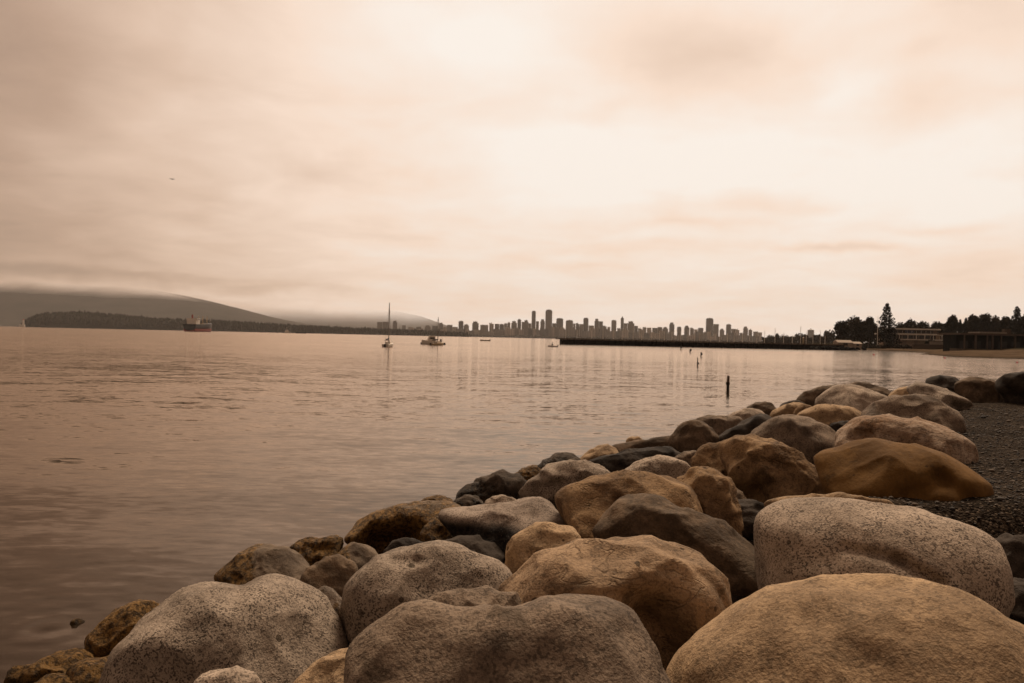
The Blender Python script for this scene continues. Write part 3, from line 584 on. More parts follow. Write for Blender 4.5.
T = [  # x0, x1, top, tone, style, own label
 (377, 382, 322.2, 'm', 'f', 'left one of two joined far apartment towers just left of the tall sailboat mast'), (382.4, 388, 322, 'm', 'f', 'right one of two joined far apartment towers just left of the tall sailboat mast'),
 (392.5, 397, 321, 'm', 's', 'far apartment tower just right of the tall sailboat mast'), (402, 405.5, 325.6, 'm', 'f', None), (408, 413, 327.4, 'l', 'f', None), (416, 421, 327, 'm', 'f', None),
 (424.7, 430.5, 325.6, 'm', 's', None), (432, 438, 325.9, 'd', 'f', None), (438.8, 442.8, 323, 'm', 's', None), (443, 446.6, 327, 'l', 'f', None), (447, 452, 325, 'm', 'f', None), (452.6, 457.6, 327, 'l', 'f', None),
 (458.3, 463, 321.1, 'd', 'c', 'dark slab tower standing clear at the left end of the dense skyline'), (463.8, 468.8, 324.5, 'm', 's', None), (472, 478.3, 321.7, 'd', 's', 'dark-topped tower with a pale lower front near the left end of the dense skyline'),
 (480, 488, 325, 'm', 'f', None), (489, 493.5, 323, 'l', 'w', None), (494.5, 499, 324, 'd', 'f', None), (499.2, 503.4, 324.2, 'd', 'c', None), (504, 507, 323.4, 'm', 'f', None), (507.2, 510, 322, 'm', 'p', None),
 (511, 516.4, 321.3, 'm', 's', None), (517.4, 520.8, 319.4, 'd', 'c', None), (521.6, 524.8, 322, 'm', 'f', None), (523.5, 528, 320.3, 'm', 's', None), (528.4, 531, 323.4, 'm', 'f', None),
 (531.5, 535.3, 311, 'd', 'c', 'slender very tall dark tower, second highest of the skyline'), (535.7, 538.6, 321.4, 'm', 'f', None), (540.2, 544.5, 319.5, 'd', 's', None),
 (545, 551.7, 309.8, 'm', 'c', 'tallest and broadest tower of the skyline'), (551.9, 555.6, 323.4, 'd', 'f', None), (556, 562.8, 318.4, 'd', 'c', None), (565.6, 572.7, 320.3, 'm', 'c', None), (572.9, 575.2, 323.6, 'm', 'f', None),
 (575.6, 579, 323, 'd', 'w', None), (579.2, 582.8, 324.2, 'm', 'f', None), (583, 587.7, 318, 'd', 'c', None), (588.3, 593.7, 325.6, 'l', 'f', None), (594.2, 598.6, 319, 'd', 's', None), (598.8, 602.5, 321.5, 'd', 'f', None),
 (602.7, 606.4, 325.6, 'm', 'w', None), (607.4, 610, 327, 'l', 'f', None), (611, 616, 320.3, 'm', 'c', None), (617, 620, 328.3, 'm', 'f', None),
 (620.3, 623.2, 316.8, 'd', 'p', 'very thin dark tower with a pointed crown, right of the tallest pair'), (623.8, 627, 323.4, 'm', 'f', None), (627.2, 634, 321.5, 'm', 's', None), (634.4, 637.6, 326, 'd', 'f', None), (638, 642, 328.2, 'm', 'w', None),
 (642.7, 646, 327.3, 'm', 'f', None), (646.6, 651, 327.8, 'l', 'f', None), (652, 657, 328, 'd', 'f', None), (657.5, 662, 327.2, 'm', 'f', None), (662.3, 667.6, 327.3, 'm', 's', None),
 (669, 674, 322.7, 'd', 's', 'lone mid-sized dark tower midway between the thin pointed tower and the broad flat-topped one'), (677, 681, 327, 'd', 'c', None), (684, 689, 325.9, 'd', 's', None), (689.8, 693.5, 327.6, 'm', 'w', None), (694, 697.4, 329.5, 'l', 'f', None), (698, 703, 328, 'd', 'f', None),
 (706, 712.8, 318.3, 'd', 'c', 'broad flat-topped dark tower rising alone in the right half of the skyline'), (713, 718, 324.2, 'm', 'f', None), (719.4, 724, 329, 'm', 's', None), (726, 730.7, 324.4, 'd', 'c', None), (731, 735.2, 329, 'm', 'f', None), (735.6, 739, 329.2, 'l', 'w', None),
 (739.4, 742.4, 333, 'm', 'f', None), (743, 747.6, 326.8, 'm', 's', 'last mid-sized grey tower before the skyline sinks on the right'), (748.3, 751.7, 329.3, 'd', 'p', None), (753, 757.6, 331.7, 'm', 'f', None), (758, 761.5, 332.5, 'l', 'f', None),
 (807.4, 813.3, 329, 'd', 'p', 'lone apartment block with a peaked top among the trees right of the skyline')]
LM = [(i, s_) for i, s_ in ((12, 'the far-left dark slab tower'), (26, 'the slender very tall tower'), (29, 'the tallest broad tower'), (44, 'the thin pointed tower'),
      (54, 'the lone mid-sized dark tower'), (60, 'the broad flat-topped tower'), (67, 'the last mid-sized grey tower'))]
ORD = ['', 'first', 'second', 'third', 'fourth', 'fifth', 'sixth', 'seventh', 'eighth', 'ninth', 'tenth', 'eleventh', 'twelfth', 'thirteenth', 'fourteenth', 'fifteenth', 'sixteenth', 'seventeenth', 'eighteenth', 'nineteenth', 'twentieth']
def tower(x0, x1, top, tone, style, label, Y, group, name='tower', cat='tower'):
    xm = (x0 + x1) / 2; a = X(x0, Y); b = X(x1, Y); wd = b - a; zt = P(xm, top, Y).z; dpt = max(wd * .8, 18); h = zt + 1
    mb = MB(); hw = wd / 2; body = h
    if style in 's': body = h * .90
    if style == 'c': body = h * .965
    if style in 'pw': body = h * .92
    mb.box(-hw, hw, 0, dpt, 0, body)
    if style == 's': mb.box(-hw * .72, hw * .6, dpt * .1, dpt * .9, body, h)
    if style == 'c': mb.box(-hw * .8, hw * .8, dpt * .1, dpt * .9, body, h)
    if style == 'w': mb.add([(-hw, 0, body), (hw, 0, body), (hw, dpt, body), (-hw, dpt, body), (-hw, 0, h), (-hw, dpt, h)], [(0, 1, 4), (1, 2, 5, 4), (3, 5, 2), (0, 4, 5, 3)])
    if style == 'p': mb.add([(-hw, 0, body), (hw, 0, body), (hw, dpt, body), (-hw, dpt, body), (0, dpt / 2, h * 1.01)], [(0, 1, 4), (1, 2, 4), (2, 3, 4), (3, 0, 4)])
    if style != 'f' : mb.box(-hw * .12, hw * .12, dpt * .4, dpt * .6, body, h + 3)
    if h > 60: mb.box(-hw * 1.06, hw * 1.06, -2, dpt + 2, 0, 12)
    o = mb.build(name, CM[tone]); o.location = ((a + b) / 2, Y, 0)
    o.rotation_euler = (0, 0, math.atan2(-(a + b) / 2, Y) + random.uniform(-.12, .12))
    return tag(o, label, cat, group)
for i, (x0, x1, top, tone, style, lb) in enumerate(T):
    if lb is None:
        j, s_ = min(LM, key=lambda q: abs(q[0] - i))
        lb = f"{WORD[tone]} back-row tower, {ORD[abs(i - j)]} {'right' if i > j else 'left'} of {s_}"
    tower(x0, x1, top, tone, style, lb, 5000 + (i * 37 % 5) * 22, 'towers of the downtown skyline')
LMX = [((T[i][0] + T[i][1]) / 2, s_) for i, s_ in LM]
px = 400.; fr = []
while px < 760:
    w_ = random.choice([3.2, 4, 4.6, 5.4, 6.2]); tt = random.random()
    topo = np.interp(px, [400, 441, 500, 545, 600, 640, 700, 760], [329.8, 330.3, 329.3, 327.5, 329, 332, 333.5, 336.5]) + random.uniform(-2.2, 2.6)
    fr.append((px, px + w_, topo, random.choice('mmdl' if random.random() < .75 else 'l'), random.choice('fffscw'))); px += w_ - .05
cnt = {}
for q in fr:
    xm = (q[0] + q[1]) / 2; k = min(range(len(LMX)), key=lambda n_: abs(LMX[n_][0] - xm)); side = 'right' if xm > LMX[k][0] else 'left'
    cnt.setdefault((k, side), []).append(q)
for (k, side), lst in cnt.items():
    lst.sort(key=lambda q: abs((q[0] + q[1]) / 2 - LMX[k][0]))
    for n_, q in enumerate(lst):
        tower(*q, f"low {WORD[q[3]]} front-row block, {ORD[n_ + 1]} {side} of {LMX[k][1]}", 4720 + (n_ * 29 % 4) * 20, 'lower blocks in front of the skyline', 'apartment_block', 'building')
# ------------------------------------------------------------------ trees
def ZP_(px, py, Y): return P(px, py, Y).z
def crownmat(name, a, b):
    m = NT(name); gi = m.n('ShaderNodeNewGeometry').outputs['Random Per Island']; g = m.n('ShaderNodeTexCoord').outputs['Object']
    m.put(m.b.inputs['Base Color'], m.mix(m.math('ADD', m.math('MULTIPLY', gi, .6), m.math('MULTIPLY', m.rng(m.noise(g, .35, 3), .35, .65), .4)), a, b))
    m.b.inputs['Roughness'].default_value = .9; m.b.inputs['Specular IOR Level'].default_value = .1
    return m.m
LF = crownmat('leaves_dark', (.012, .012, .007), (.050, .036, .018)); LF2 = crownmat('leaves_brown', (.022, .017, .010), (.075, .05, .026)); NF = crownmat('needles', (.008, .009, .006), (.032, .026, .015))
BARK = plain('bark', (.06, .042, .03), .95)
def leafpatch(mb, c, s, rnd):
    a = Vector((rnd.gauss(0, 1), rnd.gauss(0, 1), rnd.gauss(0, 1))).normalized(); b = a.orthogonal().normalized(); d = a.cross(b)
    c = Vector(c); mb.add([c + b * s, c + d * s * .8, c - b * s * .9, c - d * s * .7], [(0, 1, 2, 3)])
def tree(px0, px1, top, base, Y, kind, label, group='trees along the far right shore', n=1300, mat=None, name=None):
    rnd = random.Random(int(px0 * 13 + top)); sc = Y / F; x = X((px0 + px1) / 2, Y); zb = P((px0 + px1) / 2, base, Y).z; zt = P((px0 + px1) / 2, top, Y).z
    h = zt - zb; w_ = (px1 - px0) * sc / 2
    root = empty(name or {'c': 'conifer_tree', 'p': 'poplar_tree'}.get(kind, 'leafy_tree'), (x, Y, zb), label, 'tree', group)
    tk = MB(); cr = MB()
    if kind == 'c':
        tk.tube((0, 0, -1), (0, 0, h * .97), max(.12, h * .018), .03, 7)
        nb = 150
        for b_ in range(nb):
            t = ((b_ + rnd.random()) / nb) ** .85 * .97; a = b_ * 2.399 + rnd.uniform(-.3, .3); rr = (w_ * 1.35 * (1 - t) ** .72 + .25) * rnd.uniform(.68, 1.12); k_ = max(5, int(n / nb * (1.5 - t)))
            for _ in range(k_):
                q = rnd.random() ** .6; sp_ = .16 * rr * (1.1 - q * .6)
                leafpatch(cr, (rr * q * math.cos(a) + rnd.gauss(0, sp_), rr * q * math.sin(a) + rnd.gauss(0, sp_), h * (.05 + .95 * t) - rr * q * .30 + rnd.gauss(0, h * .007)), h * .021 * rnd.uniform(.7, 1.5) * (1.25 - .5 * t), rnd)
        for i in range(10):
            t = .12 + .08 * i; a = i * 2.4; r_ = w_ * (1 - t) * .7
            tk.tube((0, 0, h * t), (r_ * math.cos(a), r_ * math.sin(a), h * t - r_ * .1), .09 * (1 - t) + .03, .02, 5)
    else:
        tk.tube((0, 0, -1), (0, 0, h * .5), max(.15, h * .03), h * .016, 7)
        cz = h * .53; rz_ = h * .47; lobes = [(Vector((0, 0, cz)), w_ * .93, rz_ * .93)]
        for i in range(11):
            a = i * 2.4 + rnd.uniform(-.4, .4); e = rnd.uniform(-.5, 1.2); q = .55
            c = Vector((q * w_ * math.cos(e) * math.cos(a), q * w_ * math.cos(e) * math.sin(a), cz + q * rz_ * math.sin(e))); k_ = rnd.uniform(.36, .5)
            lobes.append((c, w_ * k_, max(rz_ * k_, w_ * k_ * .7))); tk.tube((0, 0, h * .25), tuple(c), h * .014, h * .004, 5)
        ls = h * (.034 if Y < 800 else .06)
        for i in range(n):
            c, lr, lz = lobes[rnd.randrange(len(lobes)) if rnd.random() > .18 else 0]; d = Vector((rnd.gauss(0, 1), rnd.gauss(0, 1), rnd.gauss(0, 1))).normalized()
            q = rnd.random() ** .4 * (1 + .22 * noise.noise(d * 2 + c)); v_ = c + Vector((d.x * lr, d.y * lr, d.z * lz)) * q; v_.z = min(v_.z, h); leafpatch(cr, v_, ls * rnd.uniform(.6, 1.4), rnd)
    tk.build('trunk', BARK, root); cr.build('crown', mat or (NF if kind == 'c' else LF), root)
    return root
G = 'trees along the far right shore'
TR = [
 (765, 775, 334.5, 343.5, 1200, 'r', 'leftmost low round tree beyond the pier, right after the last small towers'), (770, 778, 335.5, 343.6, 1180, 'r', 'second small round tree beyond the pier counted from the left'),
 (774.5, 779.5, 333.2, 343.7, 1210, 'p', 'narrow pointed tree beyond the pier among low round ones'), (778, 790, 333.8, 344, 1190, 'r', 'wide domed tree beyond the pier right of the narrow pointed one'),
 (787, 796, 335.5, 344.2, 1200, 'r', 'low tree beyond the pier right of the wide domed one'), (793, 806, 331.8, 344.4, 1180, 'r', 'tall sloping tree beyond the pier left of the lone peaked block'),
 (802, 809, 334, 344.5, 1170, 'r', 'small tree beyond the pier directly in front of the lone peaked block'), (812, 822, 333.3, 344.6, 1160, 'r', 'round tree beyond the pier right of the lone peaked block'),
 (818, 830, 334.2, 344.9, 1000, 'r', 'low spreading tree between the lone peaked block and the big round trees'), (823, 836, 328.6, 345, 900, 'r', 'sloping tree just left of the big round dark trees'),
 (833, 850, 319.5, 345, 430, 'r', 'left one of the big dark round trees beside the beach'), (843, 862, 315, 345, 440, 'r', 'tallest of the big dark round trees with a paler top'),
 (852, 868, 319, 345, 425, 'r', 'right one of the big dark round trees beside the beach'), (864, 874, 314.5, 344, 445, 'r', 'small round-headed tree between the big round trees and the tall conifer'),
 (868, 880, 323, 344.5, 430, 'r', 'bushy tree under the left side of the tall conifer'),
 (877, 895, 302.3, 343, 400, 'c', 'tallest tree of all, a dark broad conifer left of the white clubhouse'),
 (893, 908, 321.5, 341, 480, 'r', 'low round tree just right of the tall conifer, behind the clubhouse'), (904, 918, 318, 341, 490, 'r', 'domed tree with a bump on top behind the middle of the clubhouse'),
 (915, 931, 320.5, 341, 500, 'r', 'flat round tree behind the right half of the clubhouse'), (929, 945, 320.8, 342, 495, 'r', 'dark dome-shaped tree above the right end of the clubhouse'),
 (941, 950, 322.5, 343, 470, 'r', 'low tree between the clubhouse and the square-topped conifer'),
 (946, 958, 313.7, 344, 440, 'r', 'square-topped dark tree right of the clubhouse'), (956, 963, 319, 345, 445, 'c', 'slim conifer right of the square-topped tree, left one of two'),
 (961.5, 969, 317, 345, 450, 'c', 'slim conifer right of the square-topped tree, right one of two'), (966, 981, 312.5, 346, 440, 'r', 'tall broad tree behind the left end of the boathouse'),
 (977, 992, 312, 346, 430, 'r', 'twin-headed round tree behind the middle of the boathouse'), (989, 1001, 315.5, 346, 440, 'r', 'brownish lower tree behind the boathouse roof'),
 (999, 1012, 314, 346, 420, 'r', 'leaning tree left of the tall conifer near the right edge'), (1008, 1024, 305.5, 347, 410, 'c', 'tall ragged conifer near the right edge behind the boathouse'),
 (1016, 1034, 313, 347, 415, 'r', 'tree cut by the right edge of the picture behind the boathouse')]
for q in TR: tree(*q[:7], n=600 if q[4] > 800 else 2300, mat=LF2 if 'brown' in q[6] or 'paler' in q[6] else None)
# ------------------------------------------------------------------ right shore land and beach
wl = [(420, 118), (220, 150), (150, 166), (112, 178), (104, 186), (122, 238), (153, 290), (166, 352), (177, 407), (190, 460), (240, 640), (340, 1000), (400, 1240), (900, 1500)]
offs = [(-14, -.7), (0, .0), (9, .75), (26, 1.55), (40, 1.75), (42, 2.4), (90, 3.6), (150, 4.4), (400, 7), (1200, 12)]
W2 = []
for (a, b) in zip(wl[:-1], wl[1:]):
    for t in np.linspace(0, 1, 12, endpoint=False): W2.append((a[0] + (b[0] - a[0]) * t, a[1] + (b[1] - a[1]) * t))
V = []
for i, (x, y) in enumerate(W2):
    for (o_, z) in offs:
        jit = noise.noise((x * .05, y * .05, o_)) * min(4, abs(o_) * .2); V.append((x + (.86 * o_) + jit, y + .51 * o_, z + .12 * noise.noise((x * .3, y * .3, o_))))
n_ = len(offs); Fs = [(i * n_ + j, i * n_ + j + 1, (i + 1) * n_ + j + 1, (i + 1) * n_ + j) for i in range(len(W2) - 1) for j in range(n_ - 1)]
msd = NT('beach_sand'); g = msd.n('ShaderNodeNewGeometry').outputs['Position']; z = msd.n('ShaderNodeSeparateXYZ'); msd.put(z.inputs[0], g)
sand = msd.mix(msd.rng(msd.noise(g, .25, 5, .65), .35, .65), (.075, .052, .034), (.125, .088, .058))
sand = msd.mix(msd.rng(z.outputs[2], .5, .15), sand, (.06, .045, .032))
msd.put(msd.b.inputs['Base Color'], msd.mix(msd.rng(z.outputs[2], 1.9, 2.3), sand, (.035, .03, .018))); msd.b.inputs['Roughness'].default_value = 1; msd.b.inputs['Specular IOR Level'].default_value = 0
tag(mkobj('beach', V, Fs, msd.m, smooth=True), kind='structure')
# ------------------------------------------------------------------ pier
PAINT = plain('white_paint', (.80, .72, .62), .55, var=.08); DARKW = plain('tarred_timber', (.009, .007, .005), .9, var=.5, scale=.8, spec=.05); DECKW = plain('weathered_deck', (.10, .07, .045), .9, var=.3, scale=1.2)
GLASS = plain('dark_glass', (.03, .028, .026), .2, var=.2, spec=.6); ROOFM = plain('pale_roofing', (.26, .21, .165), .8); GREYM = plain('grey_render', (.10, .075, .055), .85, spec=.05); CREAM = plain('cream_render', (.34, .26, .19), .8)
METAL = plain('dull_metal', (.25, .22, .19), .45, metal=.6, var=.1); REDP = plain('red_paint', (.30, .035, .022), .5, var=.15); NAVY = plain('navy_hull', (.02, .02, .025), .4, var=.2); CANVAS = plain('dark_canvas', (.05, .05, .055), .85); TAN = plain('buff_paint', (.45, .33, .19), .6); BLUEP = plain('blue_shade', (.06, .09, .14), .6)
pa = Vector((X(560, 306), 306, 0)); pb = Vector((X(846, 330), 330, 0)); pdv = (pb - pa); pl = pdv.length
pier = empty('pier', pa, 'long dark timber pier reaching left across the water from the beach', 'pier', rz=math.atan2(pdv.y, pdv.x))
MB().box(-.3, pl, -.1, 5.2, 1.95, 2.28).build('deck', DECKW, pier)
wl_ = MB()
k = 0.
while k < pl - .5: wl_.box(k, k + .42, .25 + .06 * (int(k * 7) % 2), .40, -1, 1.94); k += .45
wl_.build('plank_wall', DARKW, pier)
for i in range(44):
    mb = MB(); mb.tube((i * pl / 44 + .3, .02, -1.5), (i * pl / 44 + .3, .02, 2.12 + .1 * (i % 3)), .19, .17, 8); mb.build('pile', DARKW, pier)
hr = MB()
for i in range(0, 60): hr.box(i * pl / 60, i * pl / 60 + .08, 4.9, 4.98, 2.28, 3.0)
hr.box(0, pl, 4.9, 4.97, 2.95, 3.02); hr.build('railing', DECKW, pier)
bx_ = MB(); bx_.box(0, pl, .0, .18, 2.285, 2.45); bx_.build('kerb_beam', DECKW, pier)
rb = MB()
for i in range(150):
    t = random.random(); c = pa.lerp(pb, .86 + .17 * t); s_ = random.uniform(.5, 1.3); rb.ball((c.x + random.uniform(-2, 2), c.y - random.uniform(1, 6), random.uniform(-.2, 1.0)), s_, s_, s_ * .6, 6, 4)
tag(rb.build('rubble', DARKW), 'dark rubble heaped at the foot of the pier where it meets the beach', 'rubble', kind='stuff')
rn = random.Random(3); mb = MB()
for i in range(9000):
    px = rn.uniform(856, 1050); Yq = rn.uniform(455, 480); x = X(px, Yq); top_ = ZP_(px, np.interp(px, [856, 885, 905, 945, 975, 1050], [336, 331, 327, 326, 322, 320]) + 3 * noise.noise((px * .12, 0, 4)), Yq)
    leafpatch(mb, (x, Yq, 2 + (top_ - 2) * rn.random() ** .6), rn.uniform(.35, .9), rn)
for i in range(4500):
    px = rn.uniform(762, 862); Yq = rn.uniform(1210, 1240) if px < 835 else rn.uniform(460, 480); x = X(px, Yq); top_ = ZP_(px, 338.5 + 1.5 * noise.noise((px * .2, 0, 4)), Yq); s_ = Yq / 480
    leafpatch(mb, (x, Yq, (top_ + 1) * rn.random() ** .6), rn.uniform(.4, .9) * s_, rn)
tag(mb.build('undergrowth', LF), 'dark mass of undergrowth between and behind the trees of the far right shore', 'undergrowth', kind='stuff')
# ------------------------------------------------------------------ boats
def hull(L, Bm, Hh, mat, parent, name='hull', stern=.75, n=14, bow=1.25):
    V = []; Fs = []; ring = 9
    for i in range(n + 1):
        t = i / n; xx = -L / 2 + L * t; w_ = Bm / 2 * (stern + (1 - stern) * math.sin(min(1, t / .45) * PI / 2)) * (1 - max(0, (t - .5) / .5) ** 2.2) + .01
        sh = Hh * (.85 + (bow - .85) * t * t)
        for j in range(ring):
            a = PI * j / (ring - 1); V.append((xx + (.08 * L * t * t if False else 0), -w_ * math.copysign(abs(math.cos(a)) ** .6, math.cos(a)), sh - (sh + .35 * Hh * (1 - t ** 3)) * math.sin(a) ** .8))
    for i in range(n):
        for j in range(ring - 1): Fs.append((i * ring + j, i * ring + j + 1, (i + 1) * ring + j + 1, (i + 1) * ring + j))
        Fs.append((i * ring + ring - 1, i * ring, (i + 1) * ring, (i + 1) * ring + ring - 1))
    Fs.append(tuple(range(ring))); Fs.append(tuple(range(n * ring, (n + 1) * ring))[::-1])
    return mkobj(name, V, Fs, mat, parent, smooth=False)
def sailboat(px, Y, L, mast, hd, label, group=None, hm=None, full=True):
    b = empty('sailboat', (X(px, Y), Y, 0), label, 'sailboat', group, rz=hd)
    Bm = L * .3; fb = L * .11
    hull(L, Bm, fb, hm or PAINT, b)
    MB().box(-L * .12, L * .18, -Bm * .27, Bm * .27, fb * .9, fb * .9 + L * .07).build('cabin', PAINT, b)
    MB().tube((L * .05, 0, fb * .9), (L * .05, 0, mast), max(.10, .00034 * Y), max(.08, .00026 * Y), 6).build('mast', METAL if full else PAINT, b)
    if full:
        MB().tube((L * .05, 0, fb + L * .14), (-L * .38, 0, fb + L * .13), .07, .05, 6).build('boom', METAL, b)
        s_ = MB().tube((L * .04, 0, fb + L * .165), (-L * .36, 0, fb + L * .15), .15, .08, 8); s_.build('furled_sail', CANVAS, b)
        MB().tube((L * .05, 0, mast * .97), (L * .49, 0, fb * 1.2), .02, .02, 4).tube((L * .05, 0, mast * .97), (-L * .49, 0, fb), .02, .02, 4).build('stay', METAL, b)
        MB().box(-L * .3, -L * .13, -Bm * .28, Bm * .28, fb + .55, fb + .62).tube((-L * .13, -Bm * .25, fb), (-L * .13, -Bm * .25, fb + .6), .03, .03, 4).tube((-L * .13, Bm * .25, fb), (-L * .13, Bm * .25, fb + .6), .03, .03, 4).build('sprayhood', CANVAS, b)
        MB().box(-L * .53, -L * .49, -.15, .15, -.2, fb * .9).build('rudder', CANVAS, b)
    return b
sailboat(388.5, 150, 5.4, 8.3, R(86), 'small white sailboat with a tall bare mast moored alone on open water')
sailboat(437.3, 190, 5.0, 6.7, R(60), 'small sailboat with a thin mast at the right of the moored cluster', hm=TAN)
def motorboat(px, Y, L, hd, label, hm, cab=True, group=None, person=False):
    b = empty('motorboat', (X(px, Y), Y, 0), label, 'motorboat', group, rz=hd); Bm = L * .34; fb = L * .13
    hull(L, Bm, fb, hm, b, stern=.9)
    MB().box(-L * .5, L * .25, -Bm * .47, Bm * .47, fb * .86, fb * .93).build('deck', PAINT, b)
    if cab:
        c = MB(); c.add([(-L * .22, -Bm * .36, fb * .9), (L * .22, -Bm * .30, fb * .9), (L * .22, Bm * .30, fb * .9), (-L * .22, Bm * .36, fb * .9), (-L * .2, -Bm * .32, fb + L * .16), (L * .1, -Bm * .26, fb + L * .16), (L * .1, Bm * .26, fb + L * .16), (-L * .2, Bm * .32, fb + L * .16)],
              [(0, 1, 5, 4), (1, 2, 6, 5), (2, 3, 7, 6), (3, 0, 4, 7), (4, 5, 6, 7)]); cb_ = c.build('cabin', PAINT, b)
        MB().box(-L * .17, L * .08, -Bm * .345, Bm * .345, fb + L * .065, fb + L * .12).build('window', GLASS, cb_)
        MB().box(-L * .24, L * .06, -Bm * .36, Bm * .36, fb + L * .163, fb + L * .18).build('roof', PAINT, b)
        MB().tube((-L * .1, 0, fb + L * .18), (-L * .1, 0, fb + L * .42), .05, .03, 5).box(-L * .12, -L * .08, -.5, .5, fb + L * .3, fb + L * .32).build('radar_mast', METAL, b)
    else:
        MB().box(-L * .1, -L * .04, -Bm * .4, Bm * .4, fb * .93, fb * 1.15).build('seat', TAN, b)
    MB().box(-L * .58, -L * .5, -.18, .18, -.2, fb * 1.5).build('outboard_engine', CANVAS, b)
    return b
motorboat(431.0, 205, 5.0, R(205), 'white cabin cruiser in the middle of the moored cluster left of the towers', PAINT).scale = (1, 1, 1.45)
motorboat(426.2, 205, 3.0, R(170), 'small dark open boat on the left of the moored cluster', NAVY, cab=False)
motorboat(442.3, 205, 2.6, R(120), 'small dark dinghy on the right of the moored cluster', NAVY, cab=False)
motorboat(485, 420, 5.0, R(185), 'low open boat on the water below the pale towers at the skyline\'s left', TAN, cab=False)
bb = motorboat(552.8, 212, 2.5, R(176), 'tiny white dinghy with a dark figure aboard, just left of the end of the pier', PAINT, cab=False)
# rower (skin figure)
def person(loc, rz, label):
    V = [(0, 0, .0), (0, .02, .28), (0, .05, .5), (0, .07, .60), (0, .10, .74), (-.09, 0, -.02), (-.12, .40, .05), (-.12, .50, -.28), (.09, 0, -.02), (.12, .40, .05), (.12, .50, -.28),
         (-.19, .05, .50), (-.24, .18, .28), (-.18, .38, .22), (.19, .05, .50), (.24, .18, .28), (.18, .38, .22), (0, .11, .84)]
    E_ = [(0, 1), (1, 2), (2, 3), (3, 4), (4, 17), (0, 5), (5, 6), (6, 7), (0, 8), (8, 9), (9, 10), (2, 11), (11, 12), (12, 13), (2, 14), (14, 15), (15, 16)]
    Rr = [.14, .13, .15, .06, .095, .10, .075, .05, .10, .075, .05, .07, .05, .04, .07, .05, .04, .08]
    me = bpy.data.meshes.new('person'); me.from_pydata(V, E_, []); o = bpy.data.objects.new('person', me); C.objects.link(o)
    sk_ = o.modifiers.new('skin', 'SKIN'); me.skin_vertices[0].data[0].use_root = True
    for i, r_ in enumerate(Rr): me.skin_vertices[0].data[i].radius = (r_, r_)
    o.modifiers.new('sub', 'SUBSURF').levels = 1; me.materials.append(CANVAS); o.location = loc; o.rotation_euler = (0, 0, rz)
    return tag(o, label, 'person')
person((bb.location.x, bb.location.y, .42), R(90), 'person in dark clothes sitting in the tiny dinghy left of the pier')
# marina masts behind the pier
mg_ = 'sailboats moored behind the pier'; pos = [566, 577, 590, 603, 612, 621, 633, 640, 651, 658, 664, 671, 680, 687, 694, 699, 710, 718, 727, 733, 741, 749, 757, 764, 774, 783, 792, 799, 806, 813, 819, 825]
for i, px in enumerate(pos):
    d_ = 'from the left' ; k = i + 1
    if i >= len(pos) // 2: d_ = 'from the right'; k = len(pos) - i
    sailboat(px + random.uniform(-1, 1), random.uniform(480, 700), random.uniform(7, 9.5), random.uniform(8, 13.), random.uniform(-.6, .6), f'moored sailboat behind the pier with a thin pale mast, {ORD[k]} {d_}', mg_, full=False)
# big freighter
fr_ = empty('cargo_ship', (X(200.5, 1320), 1320, 0), 'red and black cargo ship with a buff superstructure anchored before the headland', 'ship', rz=R(85)); fr_.scale = (.85, .85, 1.05)
L = 88
hull(L, 27, 5.2, REDP, fr_, 'lower_hull', stern=.9, bow=1.0)
o = hull(L + 1, 27.6, 8.0, NAVY, fr_, 'upper_hull', stern=.92, bow=1.2); o.location.z = 4.6
MB().box(-L * .42, -L * .24, -9, 9, 10.5, 17.5).box(-L * .40, -L * .27, -11, 11, 17.5, 20.5).build('superstructure', PAINT, fr_)
MB().box(-L * .395, -L * .265, -11.05, 11.05, 18.6, 19.7).build('bridge_windows', GLASS, fr_)
MB().tube((-L * .38, 0, 20), (-L * .38, 0, 26), 1.6, 1.4, 10).build('funnel', REDP, fr_)
for xx in (-.1, .1, .3): mbx = MB(); mbx.tube((L * xx, 0, 10), (L * xx, 0, 25), .8, .5, 8).tube((L * xx, 0, 14), (L * (xx + .08), 5, 21), .4, .3, 6); mbx.build('crane', TAN, fr_)
for xx in (-.02, .2): MB().box(L * xx - 7, L * xx + 7, -8, 8, 10.4, 12.8).build('hatch', TAN, fr_)
MB().tube((L * .44, 0, 10), (L * .44, 0, 19), .3, .2, 6).build('foremast', TAN, fr_)
# small far vessels, lighthouse hut
f2 = empty('ferry', (X(287.2, 1900), 1900, 0), 'small white ferry before the dark headland right of the cargo ship', 'ferry', rz=R(20)); hull(16, 5.5, 2.2, PAINT, f2); MB().box(-5, 4, -2.2, 2.2, 2, 5.6).box(-3, 2.5, -1.8, 1.8, 5.6, 8).build('cabin', PAINT, f2); MB().tube((-1, 0, 8), (-1, 0, 14), .3, .2).build('mast', PAINT, f2)
f3 = empty('barge', (X(301, 1900), 1900, 0), 'low dark barge just right of the small white ferry', 'barge', rz=R(4)); hull(24, 8, 2.4, NAVY, f3, stern=1); MB().box(-9, 8, -3, 3, 2, 3.2).build('cargo', CANVAS, f3)
lh = empty('lighthouse', (X(22.5, 2960), 2960, 0), 'small pale lighthouse at the left tip of the wooded headland', 'lighthouse')
MB().box(-9, 8, -4, 4, 0, 9).build('house', PAINT, lh); MB().tube((3, 0, 9), (3, 0, 26), 4, 3).build('tower', PAINT, lh); MB().tube((3, 0, 26), (3, 0, 30), 3.4, .4).build('lantern', REDP, lh)
